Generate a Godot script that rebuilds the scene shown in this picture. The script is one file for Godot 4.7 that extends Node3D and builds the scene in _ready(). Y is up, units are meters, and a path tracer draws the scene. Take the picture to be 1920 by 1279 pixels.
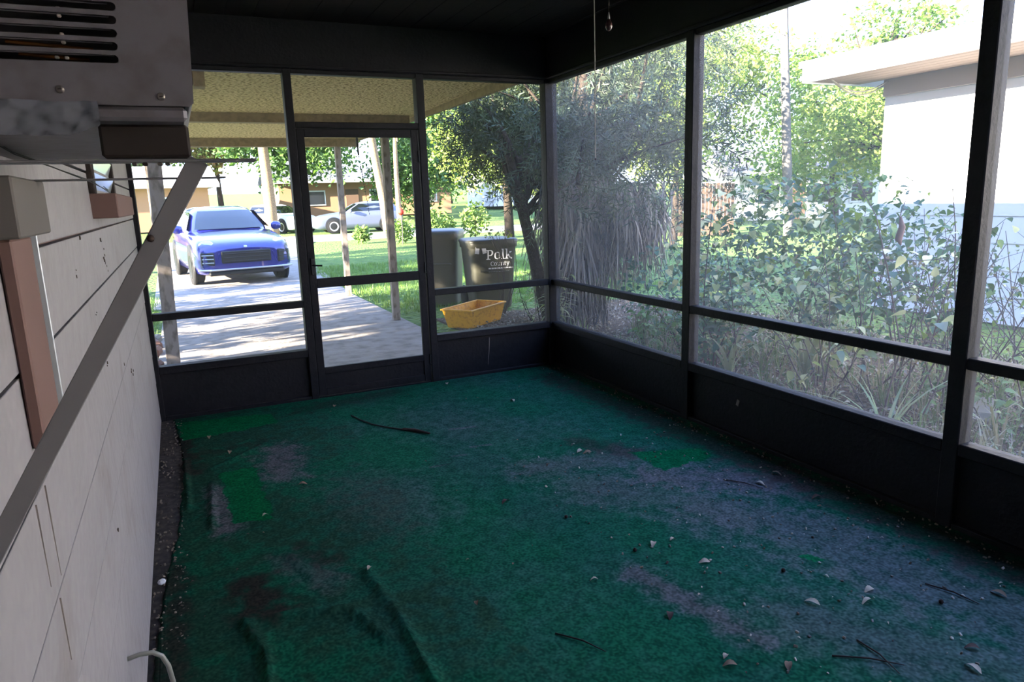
extends Node3D
# A screened porch with worn green outdoor carpet, looking out at a carport, a driveway and a leafy garden.

var rng := RandomNumberGenerator.new()
var taken := {}
var M := {}


# ------------------------------------------------------------------ mesh builder
class Sh:
	var p := PackedVector3Array()
	var n := PackedVector3Array()
	var uv := PackedVector2Array()
	var ix := PackedInt32Array()

	func tri(a: Vector3, b: Vector3, c: Vector3) -> void:   # counter-clockwise seen from outside
		var m := (b - a).cross(c - a).normalized()
		var k := p.size()
		p.append_array([a, b, c]); n.append_array([m, m, m])
		uv.append_array([Vector2(0, 0), Vector2(1, 0), Vector2(1, 1)])
		ix.append_array([k, k + 2, k + 1])

	func quad(a: Vector3, b: Vector3, c: Vector3, d: Vector3) -> void:
		var m := (c - a).cross(d - b).normalized()
		var k := p.size()
		p.append_array([a, b, c, d]); n.append_array([m, m, m, m])
		uv.append_array([Vector2(0, 1), Vector2(1, 1), Vector2(1, 0), Vector2(0, 0)])
		ix.append_array([k, k + 2, k + 1, k, k + 3, k + 2])

	func box(c: Vector3, s: Vector3, bev := 0.0, b := Basis()) -> Sh:
		var h := s / 2.0
		var e := minf(bev, minf(h.x, minf(h.y, h.z)) * 0.9)
		for ax in 3:
			for sg in [-1.0, 1.0]:
				var u := (ax + 1) % 3
				var v := (ax + 2) % 3
				var q := []
				for k in [[-1, -1], [1, -1], [1, 1], [-1, 1]]:
					var t := Vector3()
					t[ax] = sg * h[ax]
					t[u] = k[0] * (h[u] - e)
					t[v] = k[1] * (h[v] - e)
					q.append(c + b * t)
				if sg > 0: quad(q[0], q[1], q[2], q[3])
				else: quad(q[3], q[2], q[1], q[0])
		if e > 0.0:
			for ax in 3:
				var u := (ax + 1) % 3
				var v := (ax + 2) % 3
				for su in [-1.0, 1.0]:
					for sv in [-1.0, 1.0]:
						var q := []
						for k in [[-1, 0], [1, 0], [1, 1], [-1, 1]]:
							var t := Vector3()
							t[ax] = k[0] * (h[ax] - e)
							t[u] = su * (h[u] - (e if k[1] == 1 else 0.0))
							t[v] = sv * (h[v] - (0.0 if k[1] == 1 else e))
							q.append(c + b * t)
						_out(q, c)
			for sx in [-1.0, 1.0]:
				for sy in [-1.0, 1.0]:
					for sz in [-1.0, 1.0]:
						var a := c + b * Vector3(sx * h.x, sy * (h.y - e), sz * (h.z - e))
						var d := c + b * Vector3(sx * (h.x - e), sy * h.y, sz * (h.z - e))
						var f := c + b * Vector3(sx * (h.x - e), sy * (h.y - e), sz * h.z)
						if (d - a).cross(f - a).dot(a - c) > 0: tri(a, d, f)
						else: tri(a, f, d)
		return self

	func _out(q: Array, c: Vector3) -> void:
		if (q[2] - q[0]).cross(q[3] - q[1]).dot((q[0] + q[2]) / 2.0 - c) > 0: quad(q[0], q[1], q[2], q[3])
		else: quad(q[3], q[2], q[1], q[0])

	func grid(pts: Array, closed: bool) -> void:   # rows of points, smooth; outside when rows run up and columns run counter-clockwise
		var rows := pts.size()
		var cols: int = pts[0].size()
		var k := p.size()
		for r in rows:
			for cc in cols:
				p.append(pts[r][cc])
				n.append(Vector3.ZERO)
				uv.append(Vector2(float(cc) / (cols - 1), float(r) / (rows - 1)))
		for r in rows - 1:
			for cc in (cols if closed else cols - 1):
				var c2 := (cc + 1) % cols
				var a := k + r * cols + cc
				var b := k + r * cols + c2
				var c := k + (r + 1) * cols + c2
				var d := k + (r + 1) * cols + cc
				for t in [[a, b, c], [a, c, d]]:
					var m := (p[t[1]] - p[t[0]]).cross(p[t[2]] - p[t[0]])
					for i in t: n[i] += m
					ix.append_array([t[0], t[2], t[1]])
		for i in range(k, p.size()): n[i] = n[i].normalized() if n[i].length() > 1e-12 else Vector3.UP

	func tube(path: Array, rad, sides := 6, caps := true) -> Sh:
		var rows := []
		var side := Vector3.ZERO
		for i in path.size():
			var a: Vector3 = path[maxi(i - 1, 0)]
			var b: Vector3 = path[mini(i + 1, path.size() - 1)]
			var d := (b - a).normalized()
			if side == Vector3.ZERO: side = d.cross(Vector3(0.31, 0.2, 0.93)).normalized()
			side = (side - d * side.dot(d)).normalized()
			var up := d.cross(side)
			var r: float = rad[i] if rad is Array else rad
			var row := []
			for s in sides:
				var t := TAU * s / sides
				row.append(path[i] + (side * cos(t) + up * sin(t)) * r)
			rows.append(row)
		grid(rows, true)
		if caps:
			for e in [0, rows.size() - 1]:
				for s in range(1, sides - 1):
					if e == 0: tri(rows[e][0], rows[e][s + 1], rows[e][s])
					else: tri(rows[e][0], rows[e][s], rows[e][s + 1])
		return self

	func lathe(prof: Array, sides := 20, xf := Transform3D()) -> Sh:   # prof: [radius, height] from bottom up
		var rows := []
		for q in prof:
			var row := []
			for s in sides:
				var t := TAU * s / sides
				row.append(xf * Vector3(q[0] * cos(t), q[1], -q[0] * sin(t)))
			rows.append(row)
		grid(rows, true)
		return self

	func prism(poly: PackedVector2Array, depth: float, xf := Transform3D()) -> Sh:   # outline in x,y (counter-clockwise), thickness along +z
		var t := Geometry2D.triangulate_polygon(poly)
		for i in range(0, t.size(), 3):
			var q := [poly[t[i]], poly[t[i + 1]], poly[t[i + 2]]]
			if (q[1] - q[0]).cross(q[2] - q[0]) < 0: q = [q[0], q[2], q[1]]
			var f := []
			var g := []
			for v in q:
				f.append(xf * Vector3(v.x, v.y, depth)); g.append(xf * Vector3(v.x, v.y, 0))
			tri(f[0], f[1], f[2]); tri(g[0], g[2], g[1])
		for i in poly.size():
			var a := poly[i]
			var b := poly[(i + 1) % poly.size()]
			quad(xf * Vector3(a.x, a.y, 0), xf * Vector3(b.x, b.y, 0), xf * Vector3(b.x, b.y, depth), xf * Vector3(a.x, a.y, depth))
		return self

	func mesh() -> ArrayMesh:
		var a := []
		a.resize(Mesh.ARRAY_MAX)
		a[Mesh.ARRAY_VERTEX] = p; a[Mesh.ARRAY_NORMAL] = n; a[Mesh.ARRAY_TEX_UV] = uv; a[Mesh.ARRAY_INDEX] = ix
		var m := ArrayMesh.new()
		m.add_surface_from_arrays(Mesh.PRIMITIVE_TRIANGLES, a)
		return m


# ------------------------------------------------------------------ scene helpers
func numbered(called: String) -> String:
	var k: int = taken.get(called, 0)
	taken[called] = k + 1
	return called if k == 0 else "%s_%03d" % [called, k]


func meta(o: Node, label := "", category := "", group := "", kind := "") -> void:
	if label: o.set_meta("label", label)
	if category: o.set_meta("category", category)
	if group: o.set_meta("group", group)
	if kind: o.set_meta("kind", kind)


func thing(called: String, label: String, category: String, at := Vector3.ZERO, turn := 0.0, group := "", kind := "") -> Node3D:
	var o := Node3D.new()
	o.name = numbered(called)
	add_child(o)
	o.position = at
	o.rotation.y = turn
	meta(o, label, category, group, kind)
	return o


func solo(called: String, m: Mesh, material: Material, label: String, category: String, at := Vector3.ZERO, group := "", kind := "") -> MeshInstance3D:
	var o := MeshInstance3D.new()
	o.name = numbered(called)
	o.mesh = m
	o.material_override = material
	add_child(o)
	o.position = at
	meta(o, label, category, group, kind)
	return o


func part(parent: Node3D, called: String, s, material: Material, at := Vector3.ZERO, basis := Basis()) -> MeshInstance3D:
	var o := MeshInstance3D.new()
	o.name = called
	o.mesh = s.mesh() if s is Sh else s
	o.material_override = material
	o.transform = Transform3D(basis, at)
	parent.add_child(o, true)
	return o


func bx(c: Vector3, s: Vector3, bev := 0.0, b := Basis()) -> Sh:
	return Sh.new().box(c, s, bev, b)


func b2(lo: Vector3, hi: Vector3, bev := 0.0) -> Sh:
	return Sh.new().box((lo + hi) / 2.0, hi - lo, bev)


func scatter(parent: Node, called: String, m: Mesh, material: Material, xf: Array, cols: Array) -> MultiMeshInstance3D:
	var mm := MultiMesh.new()
	mm.transform_format = MultiMesh.TRANSFORM_3D
	mm.use_colors = true
	mm.mesh = m
	mm.instance_count = xf.size()
	for i in xf.size():
		mm.set_instance_transform(i, xf[i])
		mm.set_instance_color(i, cols[i])
	var o := MultiMeshInstance3D.new()
	o.name = called
	o.multimesh = mm
	o.material_override = material
	o.set_meta("kind", "stuff")
	parent.add_child(o, true)
	return o


func rnd(a: float, b: float) -> float:
	return rng.randf_range(a, b)


func rvec() -> Vector3:
	return Vector3(rng.randfn(), rng.randfn(), rng.randfn())


func rbasis() -> Basis:
	return Basis(rvec().normalized(), rnd(0, TAU))


func mat(key: String, c: Color, rough := 0.7, metal := 0.0) -> StandardMaterial3D:
	var m := StandardMaterial3D.new()
	m.resource_name = key
	m.albedo_color = c
	m.roughness = rough
	m.metallic = metal
	M[key] = m
	return m


func noise_tex(freq: float, stops: Array, octaves := 4, size := 512, sd := 1, kind := FastNoiseLite.TYPE_SIMPLEX_SMOOTH) -> NoiseTexture2D:
	var f := FastNoiseLite.new()
	f.noise_type = kind
	f.frequency = freq
	f.fractal_octaves = octaves
	f.seed = sd
	var t := NoiseTexture2D.new()
	t.width = size
	t.height = size
	t.seamless = true
	t.noise = f
	var g := Gradient.new()
	var off := PackedFloat32Array()
	var cols := PackedColorArray()
	for s in stops:
		off.append(s[0]); cols.append(s[1])
	g.offsets = off
	g.colors = cols
	t.color_ramp = g
	return t


func bump_tex(freq: float, octaves := 3, size := 512, sd := 3, strength := 6.0) -> NoiseTexture2D:
	var f := FastNoiseLite.new()
	f.frequency = freq
	f.fractal_octaves = octaves
	f.seed = sd
	var t := NoiseTexture2D.new()
	t.width = size
	t.height = size
	t.seamless = true
	t.as_normal_map = true
	t.bump_strength = strength
	t.noise = f
	return t


func worldtex(m: StandardMaterial3D, t: Texture2D, scale: Vector3, nrm: Texture2D = null, ns := 1.0) -> void:
	m.albedo_texture = t
	m.uv1_triplanar = true
	m.uv1_world_triplanar = true
	m.uv1_scale = scale
	if nrm:
		m.normal_enabled = true
		m.normal_texture = nrm
		m.normal_scale = ns


func leafy(key: String, c: Color, back := 0.8, rough := 0.55) -> StandardMaterial3D:
	var m := mat(key, c, rough)
	m.vertex_color_use_as_albedo = true
	m.backlight_enabled = true
	m.backlight = Color(back, back, back * 0.8)
	m.cull_mode = BaseMaterial3D.CULL_DISABLED
	return m


func lin(r: float, g: float, b: float) -> Color:   # linear tint for copies
	return Color(r, g, b)


# ------------------------------------------------------------------ the room's numbers (metres)
const XL := 0.325      # face of the house wall
const XR := 3.538      # inner face of the long screen wall
const ZE := 7.2        # rear end of the porch, behind the camera
const HS := 0.40       # sill top
const HM := 0.782      # middle rail top
const HH := 2.447      # underside of the header beam
const HC := 2.80       # ceiling
const GY := -0.10      # ground outside


func _ready() -> void:
	rng.seed = 20240
	camera_and_light()
	materials()
	porch()
	ground()
	carport()
	neighbour()
	air_conditioner(); wall_things()
	carpet()
	cars()
	bins_and_tub()
	corner_tree()
	shrubs()
	far_trees(); far_buildings()
	floor_litter()


func camera_and_light() -> void:
	var cam := Camera3D.new()
	cam.name = "camera"
	cam.fov = 2.0 * rad_to_deg(atan(639.5 / 1323.55))
	cam.near = 0.02
	cam.far = 400.0
	cam.transform = Transform3D(Basis.from_euler(Vector3(-0.2024, -0.4343, -0.0332)), Vector3(0.5798, 1.5168, 5.5123))
	add_child(cam)
	cam.current = true

	var env := Environment.new()
	env.background_mode = Environment.BG_SKY
	var sky := Sky.new()
	var sm := ProceduralSkyMaterial.new()
	sm.sky_top_color = Color(0.56, 0.70, 0.97)
	sm.sky_horizon_color = Color(0.89, 0.925, 1.0)
	sm.sky_curve = 0.25
	sm.ground_horizon_color = Color(0.55, 0.56, 0.5)
	sm.ground_bottom_color = Color(0.3, 0.3, 0.26)
	sm.sky_energy_multiplier = 2.2
	sm.ground_energy_multiplier = 1.0
	sky.sky_material = sm
	env.sky = sky
	env.tonemap_mode = Environment.TONE_MAPPER_LINEAR
	env.tonemap_exposure = 1.0
	env.sdfgi_enabled = true
	env.ssao_enabled = true
	env.ssil_enabled = true
	var we := WorldEnvironment.new()
	we.name = "world_environment"
	we.environment = env
	add_child(we)

	var sun := DirectionalLight3D.new()
	sun.name = "sun"
	sun.light_color = Color(1.0, 0.955, 0.87)
	sun.light_energy = 21.0
	sun.light_angular_distance = 0.6
	sun.shadow_enabled = true
	sun.sky_mode = DirectionalLight3D.SKY_MODE_LIGHT_ONLY
	sun.basis = Basis.looking_at(Vector3(1.0, -0.312, -0.2))
	add_child(sun)


func materials() -> void:
	var m: StandardMaterial3D
	m = mat("black_paint", Color(0.098, 0.095, 0.112), 0.55)
	m.metallic_specular = 0.3
	worldtex(m, noise_tex(0.02, [[0.0, Color(0.8, 0.8, 0.8)], [0.6, Color(1, 1, 1)], [1.0, Color(1.25, 1.2, 1.15)]], 5), Vector3(1.3, 1.3, 1.3), bump_tex(0.05, 4), 0.12)
	m = mat("ceiling_paint", Color(0.135, 0.12, 0.11), 0.6)
	m.metallic_specular = 0.3
	worldtex(m, noise_tex(0.02, [[0.0, Color(0.75, 0.75, 0.75)], [1.0, Color(1.2, 1.2, 1.2)]], 5, 512, 6), Vector3(3, 3, 0.6))
	# painted siding of the house, off-white with faint grime
	m = mat("siding", Color(0.56, 0.54, 0.55), 0.6)
	worldtex(m, noise_tex(0.012, [[0.0, Color(0.90, 0.88, 0.86)], [0.35, Color(0.97, 0.97, 0.965)], [1.0, Color(1, 1, 1)]], 5, 512, 8), Vector3(1, 0.45, 0.45), bump_tex(0.04, 3, 512, 9), 0.2)
	mat("brown_board", Color(0.42, 0.315, 0.29), 0.75)
	mat("grey_wood", Color(0.36, 0.34, 0.325), 0.85)
	mat("dark_wood", Color(0.15, 0.115, 0.095), 0.9)
	mat("galvanised", Color(0.46, 0.45, 0.455), 0.55, 0.2)
	mat("white_metal", Color(0.78, 0.80, 0.82), 0.4, 0.3)
	mat("drip", Color(0.50, 0.465, 0.44), 0.8)
	mat("rust", Color(0.2, 0.13, 0.09), 0.8)
	m = mat("ac_case", Color(0.40, 0.385, 0.40), 0.5, 0.1)
	worldtex(m, noise_tex(0.02, [[0.0, Color(0.88, 0.86, 0.84)], [0.6, Color(1, 1, 1)], [1.0, Color(1.05, 1.05, 1.05)]], 5, 512, 12), Vector3(2, 2, 2))
	mat("ac_inner", Color(0.30, 0.29, 0.29), 0.7)
	mat("ac_copper", Color(0.45, 0.27, 0.1), 0.5, 0.5)
	mat("ac_white", Color(0.62, 0.58, 0.55), 0.5)
	mat("foil", Color(0.55, 0.57, 0.6), 0.25, 0.9)
	mat("screw", Color(0.5, 0.47, 0.45), 0.35, 0.8)
	mat("wire_black", Color(0.05, 0.045, 0.045), 0.6)
	mat("cord_white", Color(0.62, 0.60, 0.55), 0.8)
	mat("ceramic_brown", Color(0.3, 0.2, 0.19), 0.2)
	m = mat("tube_clear", Color(0.5, 0.5, 0.47), 0.3)
	# insect screen: fine mesh that lets most light through and glows a little when lit from behind
	m = mat("screen", Color(0.40, 0.385, 0.35, 0.047), 0.9)
	m.transparency = BaseMaterial3D.TRANSPARENCY_ALPHA
	m.specular_mode = BaseMaterial3D.SPECULAR_DISABLED
	m.backlight_enabled = true
	m.backlight = Color(1, 1, 1)
	m.cull_mode = BaseMaterial3D.CULL_DISABLED
	m = mat("glass_dark", Color(0.12, 0.13, 0.15), 0.08)
	m = mat("slab", Color(0.26, 0.24, 0.23), 0.9)
	worldtex(m, noise_tex(0.03, [[0.0, Color(0.45, 0.42, 0.4)], [0.5, Color(0.85, 0.8, 0.78)], [1.0, Color(1.2, 1.15, 1.1)]], 5, 512, 15), Vector3(1.5, 1.5, 1.5))
	m = mat("concrete", Color(0.60, 0.57, 0.54), 0.95)
	worldtex(m, noise_tex(0.012, [[0.0, Color(0.72, 0.69, 0.66)], [0.5, Color(0.93, 0.92, 0.9)], [1.0, Color(1, 1, 1)]], 7, 1024, 21), Vector3(0.3, 0.3, 0.3), bump_tex(0.1, 4, 512, 23), 0.15)
	m = mat("asphalt", Color(0.62, 0.61, 0.60), 0.9)
	m = mat("lawn", Color(0.36, 0.46, 0.20), 1.0)
	worldtex(m, noise_tex(0.02, [[0.0, Color(0.65, 0.7, 0.55)], [0.5, Color(0.95, 1, 0.9)], [0.75, Color(1.1, 1.05, 0.9)], [1.0, Color(1.3, 1.1, 0.8)]], 6, 1024, 25), Vector3(0.12, 0.12, 0.12), bump_tex(0.15, 3, 512, 26), 1.0)
	m = mat("mulch", Color(0.40, 0.355, 0.30), 1.0)
	worldtex(m, noise_tex(0.04, [[0.0, Color(0.35, 0.3, 0.28)], [0.5, Color(0.8, 0.75, 0.7)], [1.0, Color(1.3, 1.2, 1.1)]], 6, 512, 28), Vector3(0.9, 0.9, 0.9), bump_tex(0.1, 4, 512, 29), 1.0)
	# carport: sprayed popcorn ceiling, tan timber
	m = mat("popcorn", Color(0.92, 0.82, 0.63), 0.95)
	worldtex(m, noise_tex(0.09, [[0.0, Color(0.4, 0.34, 0.27)], [0.36, Color(0.8, 0.77, 0.72)], [0.5, Color(0.98, 0.97, 0.95)], [1.0, Color(1.0, 1.0, 1.0)]], 2, 512, 31), Vector3(0.45, 0.45, 0.45), bump_tex(0.12, 3, 512, 32), 1.0)
	m = mat("tan_timber", Color(0.60, 0.52, 0.41), 0.8)
	worldtex(m, noise_tex(0.02, [[0.0, Color(0.8, 0.78, 0.75)], [1.0, Color(1.1, 1.08, 1.05)]], 4, 512, 33), Vector3(1, 1, 1))
	m = mat("post_paint", Color(0.62, 0.57, 0.53), 0.8)
	worldtex(m, noise_tex(0.02, [[0.0, Color(0.6, 0.56, 0.5)], [0.5, Color(1, 1, 1)], [1.0, Color(1.05, 1.05, 1.05)]], 5, 512, 34), Vector3(1, 0.5, 1))
	mat("brick", Color(0.5, 0.36, 0.3), 0.9)
	# neighbour
	mat("white_siding", Color(0.86, 0.86, 0.88), 0.7)
	mat("soffit_tan", Color(0.48, 0.41, 0.35), 0.85)
	mat("frieze", Color(0.62, 0.58, 0.56), 0.8)
	mat("roof_white", Color(0.86, 0.86, 0.86), 0.8)
	mat("roof_grey", Color(0.36, 0.36, 0.38), 0.9)
	mat("fence_wood", Color(0.42, 0.33, 0.27), 0.9)
	mat("tan_wall", Color(0.66, 0.5, 0.38), 0.9)
	# cars
	m = mat("blue_paint", Color(0.13, 0.145, 0.46), 0.22, 0.25)
	m.clearcoat_enabled = true
	m.clearcoat = 1.0
	m.clearcoat_roughness = 0.04
	m = mat("silver_paint", Color(0.36, 0.39, 0.48), 0.3, 0.3)
	m.clearcoat_enabled = true
	m.clearcoat = 1.0
	m = mat("white_paint", Color(0.85, 0.85, 0.85), 0.3, 0.0)
	m.clearcoat_enabled = true
	m = mat("car_glass", Color(0.03, 0.035, 0.04), 0.03)
	m.metallic_specular = 0.8
	mat("tyre", Color(0.075, 0.07, 0.07), 0.85)
	mat("rim_dark", Color(0.2, 0.2, 0.22), 0.35, 0.7)
	mat("rim_light", Color(0.75, 0.75, 0.77), 0.35, 0.6)
	mat("trim_black", Color(0.05, 0.05, 0.055), 0.5)
	mat("trim_silver", Color(0.72, 0.73, 0.75), 0.3, 0.7)
	m = mat("lamp_glass", Color(0.75, 0.78, 0.82), 0.1, 0.2)
	m.clearcoat_enabled = true
	# yard things
	mat("bin_brown", Color(0.36, 0.335, 0.30), 0.4)
	mat("bin_green", Color(0.24, 0.235, 0.19), 0.45)
	mat("bin_lid", Color(0.33, 0.35, 0.37), 0.4)
	mat("print_white", Color(0.78, 0.78, 0.80), 0.7)
	m = mat("tub_yellow", Color(0.94, 0.68, 0.11), 0.45)
	worldtex(m, noise_tex(0.02, [[0.0, Color(0.62, 0.5, 0.35)], [0.35, Color(0.98, 0.97, 0.95)], [1.0, Color(1, 1, 1)]], 5, 512, 41), Vector3(1.6, 1.6, 1.6))
	mat("stone", Color(0.5, 0.48, 0.44), 0.95)
	# plants
	m = mat("bark", Color(0.23, 0.195, 0.165), 0.95)
	worldtex(m, noise_tex(0.04, [[0.0, Color(0.5, 0.48, 0.45)], [1.0, Color(1.2, 1.15, 1.1)]], 5, 512, 44), Vector3(2, 0.6, 2), bump_tex(0.08, 4, 512, 45), 1.0)
	m = mat("bark_pale", Color(0.62, 0.55, 0.46), 0.95)
	worldtex(m, noise_tex(0.04, [[0.0, Color(0.55, 0.5, 0.45)], [1.0, Color(1.15, 1.1, 1.05)]], 5, 512, 46), Vector3(1, 0.5, 1))
	mat("twig", Color(0.33, 0.295, 0.28), 0.9)
	mat("twig_dark", Color(0.17, 0.12, 0.1), 0.9)
	leafy("leaf", Color(1, 1, 1), 0.8)
	leafy("leaf_far", Color(1, 1, 1), 0.9, 0.7)
	leafy("dry", Color(1, 1, 1), 0.4, 0.9)
	leafy("green_big", Color(0.22, 0.37, 0.16), 0.9, 0.4)
	leafy("green_big_pale", Color(0.40, 0.51, 0.17), 1.0, 0.45)
	leafy("green_big_blue", Color(0.23, 0.38, 0.32), 0.7, 0.35)
	leafy("strap_leaf", Color(0.33, 0.45, 0.30), 0.6, 0.45)
	mat("red_flower", Color(0.8, 0.16, 0.1), 0.7)


# ------------------------------------------------------------------ porch shell
func post_box(w: Node3D, called: String, lo: Vector3, hi: Vector3, m: Material, bev := 0.004) -> MeshInstance3D:
	var c := (lo + hi) / 2.0
	return part(w, called, bx(Vector3.ZERO, hi - lo, bev), m, c)


func porch() -> void:
	var black: Material = M.black_paint
	var kick: Material = M.black_paint
	# concrete slab under the carpet
	solo("floor", b2(Vector3(-0.2, -0.14, -0.12), Vector3(3.68, 0.0, ZE + 0.12)).mesh(), M.slab, "dark dirty concrete porch slab under the green carpet", "floor", Vector3.ZERO, "", "structure")

	# house wall on the left: lapped boards
	var wl := thing("wall_left", "off-white painted lap siding of the house on the left", "wall", Vector3.ZERO, 0, "", "structure")
	part(wl, "backing", b2(Vector3(0.10, 0, 0.0), Vector3(0.302, HC, ZE)), M.brown_board)
	var ys := [0.0, 0.085, 0.28, 0.475, 0.67, 0.865, 1.06, 1.255, 1.445, 1.64, 1.835, 2.03, 2.225, 2.42, 2.615, 2.80]
	for i in ys.size() - 1:
		var s := Sh.new()
		var y0: float = ys[i] + 0.0075
		var y1: float = ys[i + 1]
		s.prism(PackedVector2Array([Vector2(0.30, y0), Vector2(XL - 0.001, y0), Vector2(XL + 0.001, y0 + 0.002), Vector2(XL - 0.001, y1 - 0.001), Vector2(XL - 0.002, y1), Vector2(0.30, y1)]), ZE - 0.005, Transform3D(Basis(), Vector3(0, 0, 0.0)))
		part(wl, "siding_board", s, M.siding)
	var dots := Sh.new()   # mud specks stuck to the boards
	for q in [[1.43, 3.1], [1.4, 2.5], [1.36, 2.45], [1.34, 2.48], [1.33, 2.5], [1.31, 2.43], [1.29, 2.4], [1.35, 3.3], [1.14, 2.6], [1.13, 2.66], [1.12, 2.8], [1.10, 2.75], [1.09, 2.82], [1.08, 2.7], [1.07, 2.74], [1.06, 2.78], [1.05, 2.83], [1.04, 2.8], [1.2, 3.0], [0.9, 2.3], [0.77, 1.9], [0.81, 2.0], [1.02, 2.9], [0.60, 3.3]]:
		for k in 2:
			var r := rnd(0.002, 0.0055)
			dots.box(Vector3(XL - 0.003 + r * 0.3, q[0] + rnd(-0.012, 0.012), q[1] + rnd(-0.03, 0.03)), Vector3(0.008, r * 1.6, r * 2.4), 0.001, Basis(Vector3.RIGHT, rnd(0, 3)))
	for q in [[1.055, 0.885, 4.13, 0.0015], [0.86, 0.74, 4.165, 0.0015], [1.055, 0.91, 4.22, 0.001]]:
		part(wl, "rust_drip", b2(Vector3(XL - 0.012, q[1], q[2]), Vector3(XL + 0.0016, q[0], q[2] + q[3])), M.drip)
	part(wl, "mud_specks", dots, M.rust).set_meta("kind", "stuff")

	# rear and right screen walls share one way of building
	var wb := thing("wall_back", "black framed screen wall with kick panels facing the carport", "wall", Vector3.ZERO, 0, "", "structure")
	for x in [[XL - 0.02, XL + 0.03], [1.395, 1.452], [2.391, 2.452], [XR - 0.02, XR + 0.09]]:
		post_box(wb, "post", Vector3(x[0], 0, -0.10), Vector3(x[1], HH + 0.02, 0.0), black)
	for bay in [[XL + 0.03, 1.395], [2.452, XR - 0.02]]:
		post_box(wb, "mid_rail", Vector3(bay[0], HM - 0.05, -0.085), Vector3(bay[1], HM, -0.004), black)
		post_box(wb, "sill_rail", Vector3(bay[0], HS - 0.055, -0.09), Vector3(bay[1], HS, -0.002), black)
		post_box(wb, "bottom_rail", Vector3(bay[0], 0.0, -0.09), Vector3(bay[1], 0.03, -0.004), black)
		post_box(wb, "kick_panel", Vector3(bay[0], 0.03, -0.075), Vector3(bay[1], HS - 0.055, -0.035), kick, 0.0)
		post_box(wb, "top_rail", Vector3(bay[0], HH - 0.012, -0.085), Vector3(bay[1], HH + 0.02, -0.01), black)
		for yy in [[HS, HM - 0.05], [HM, HH - 0.012]]:
			post_box(wb, "insect_screen", Vector3(bay[0], yy[0], -0.0605), Vector3(bay[1], yy[1], -0.06), M.screen, 0.0)
	part(wb, "paint_drip", Sh.new().tube([Vector3(2.935, 0.32, -0.034), Vector3(2.928, 0.2, -0.034), Vector3(2.915, 0.08, -0.034)], [0.004, 0.0025, 0.001], 5), M.drip)
	# over the door
	post_box(wb, "door_header", Vector3(1.452, 2.055, -0.10), Vector3(2.391, 2.10, 0.0), black)
	post_box(wb, "top_rail", Vector3(1.452, HH - 0.012, -0.085), Vector3(2.391, HH + 0.02, -0.01), black)
	post_box(wb, "insect_screen", Vector3(1.452, 2.10, -0.0605), Vector3(2.391, HH - 0.012, -0.06), M.screen, 0.0)
	post_box(wb, "header_beam", Vector3(XL - 0.1, HH + 0.02, -0.10), Vector3(XR + 0.09, HC, 0.0), M.black_paint)
	post_box(wb, "beam_bead", Vector3(XL, HH + 0.022, 0.0), Vector3(XR, HH + 0.042, 0.012), M.black_paint)

	var wr := thing("wall_right", "black framed screen wall with kick panels facing the garden", "wall", Vector3.ZERO, 0, "", "structure")
	var pz := [[1.812, 1.886], [3.62, 3.693], [5.43, 5.50], [ZE - 0.08, ZE]]
	for z in pz:
		post_box(wr, "post", Vector3(XR, 0, z[0]), Vector3(XR + 0.085, HH + 0.02, z[1]), black)
	var z0 := 0.0
	for z in pz:
		post_box(wr, "mid_rail", Vector3(XR + 0.004, HM - 0.05, z0), Vector3(XR + 0.075, HM, z[0]), black)
		post_box(wr, "sill_rail", Vector3(XR + 0.002, HS - 0.055, z0), Vector3(XR + 0.08, HS, z[0]), black)
		post_box(wr, "bottom_rail", Vector3(XR + 0.004, 0.0, z0), Vector3(XR + 0.08, 0.03, z[0]), black)
		post_box(wr, "kick_panel", Vector3(XR + 0.035, 0.03, z0), Vector3(XR + 0.07, HS - 0.055, z[0]), kick, 0.0)
		post_box(wr, "top_rail", Vector3(XR + 0.01, HH - 0.012, z0), Vector3(XR + 0.075, HH + 0.02, z[0]), black)
		for yy in [[HS, HM - 0.05], [HM, HH - 0.012]]:
			post_box(wr, "insect_screen", Vector3(XR + 0.048, yy[0], z0), Vector3(XR + 0.0485, yy[1], z[0]), M.screen, 0.0)
		z0 = z[1]
	part(wr, "paint_chip", bx(Vector3(XR + 0.034, 0.23, 2.32), Vector3(0.004, 0.04, 0.022), 0.001, Basis(Vector3.RIGHT, 0.3)), M.drip)
	post_box(wr, "header_beam", Vector3(XR, HH + 0.02, 0.0), Vector3(XR + 0.09, HC, ZE), M.black_paint)
	post_box(wr, "beam_bead", Vector3(XR - 0.012, HH + 0.022, 0.0), Vector3(XR, HH + 0.042, ZE), M.black_paint)

	var wq := thing("wall_rear", "off-white house wall behind the viewer", "wall", Vector3.ZERO, 0, "", "structure")
	part(wq, "wall", b2(Vector3(0.0, -0.1, ZE), Vector3(XR + 0.09, HC, ZE + 0.12)), M.siding)

	# ceiling planks and the roof above
	var ce := thing("ceiling", "dark painted plank ceiling of the porch", "ceiling", Vector3.ZERO, 0, "", "structure")
	part(ce, "roof_deck", b2(Vector3(-0.1, HC + 0.02, -0.14), Vector3(XR + 0.22, HC + 0.12, ZE + 0.2)), M.roof_grey)
	var pm := bx(Vector3.ZERO, Vector3(0.188, 0.018, ZE + 0.05), 0.003).mesh()
	for i in 18:
		part(ce, "plank", pm, M.ceiling_paint, Vector3(XL + 0.05 + 0.19 * i, HC + 0.009 - 0.0015 * (i % 2), ZE / 2.0))

	# house body behind the left wall, with its roof
	var hb := thing("wall_house", "off-white house volume beyond the porch wall", "house", Vector3.ZERO, 0, "", "structure")
	part(hb, "wall", b2(Vector3(-7.5, -0.1, -0.7), Vector3(-0.06, 2.85, 12.0)), M.siding)
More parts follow.
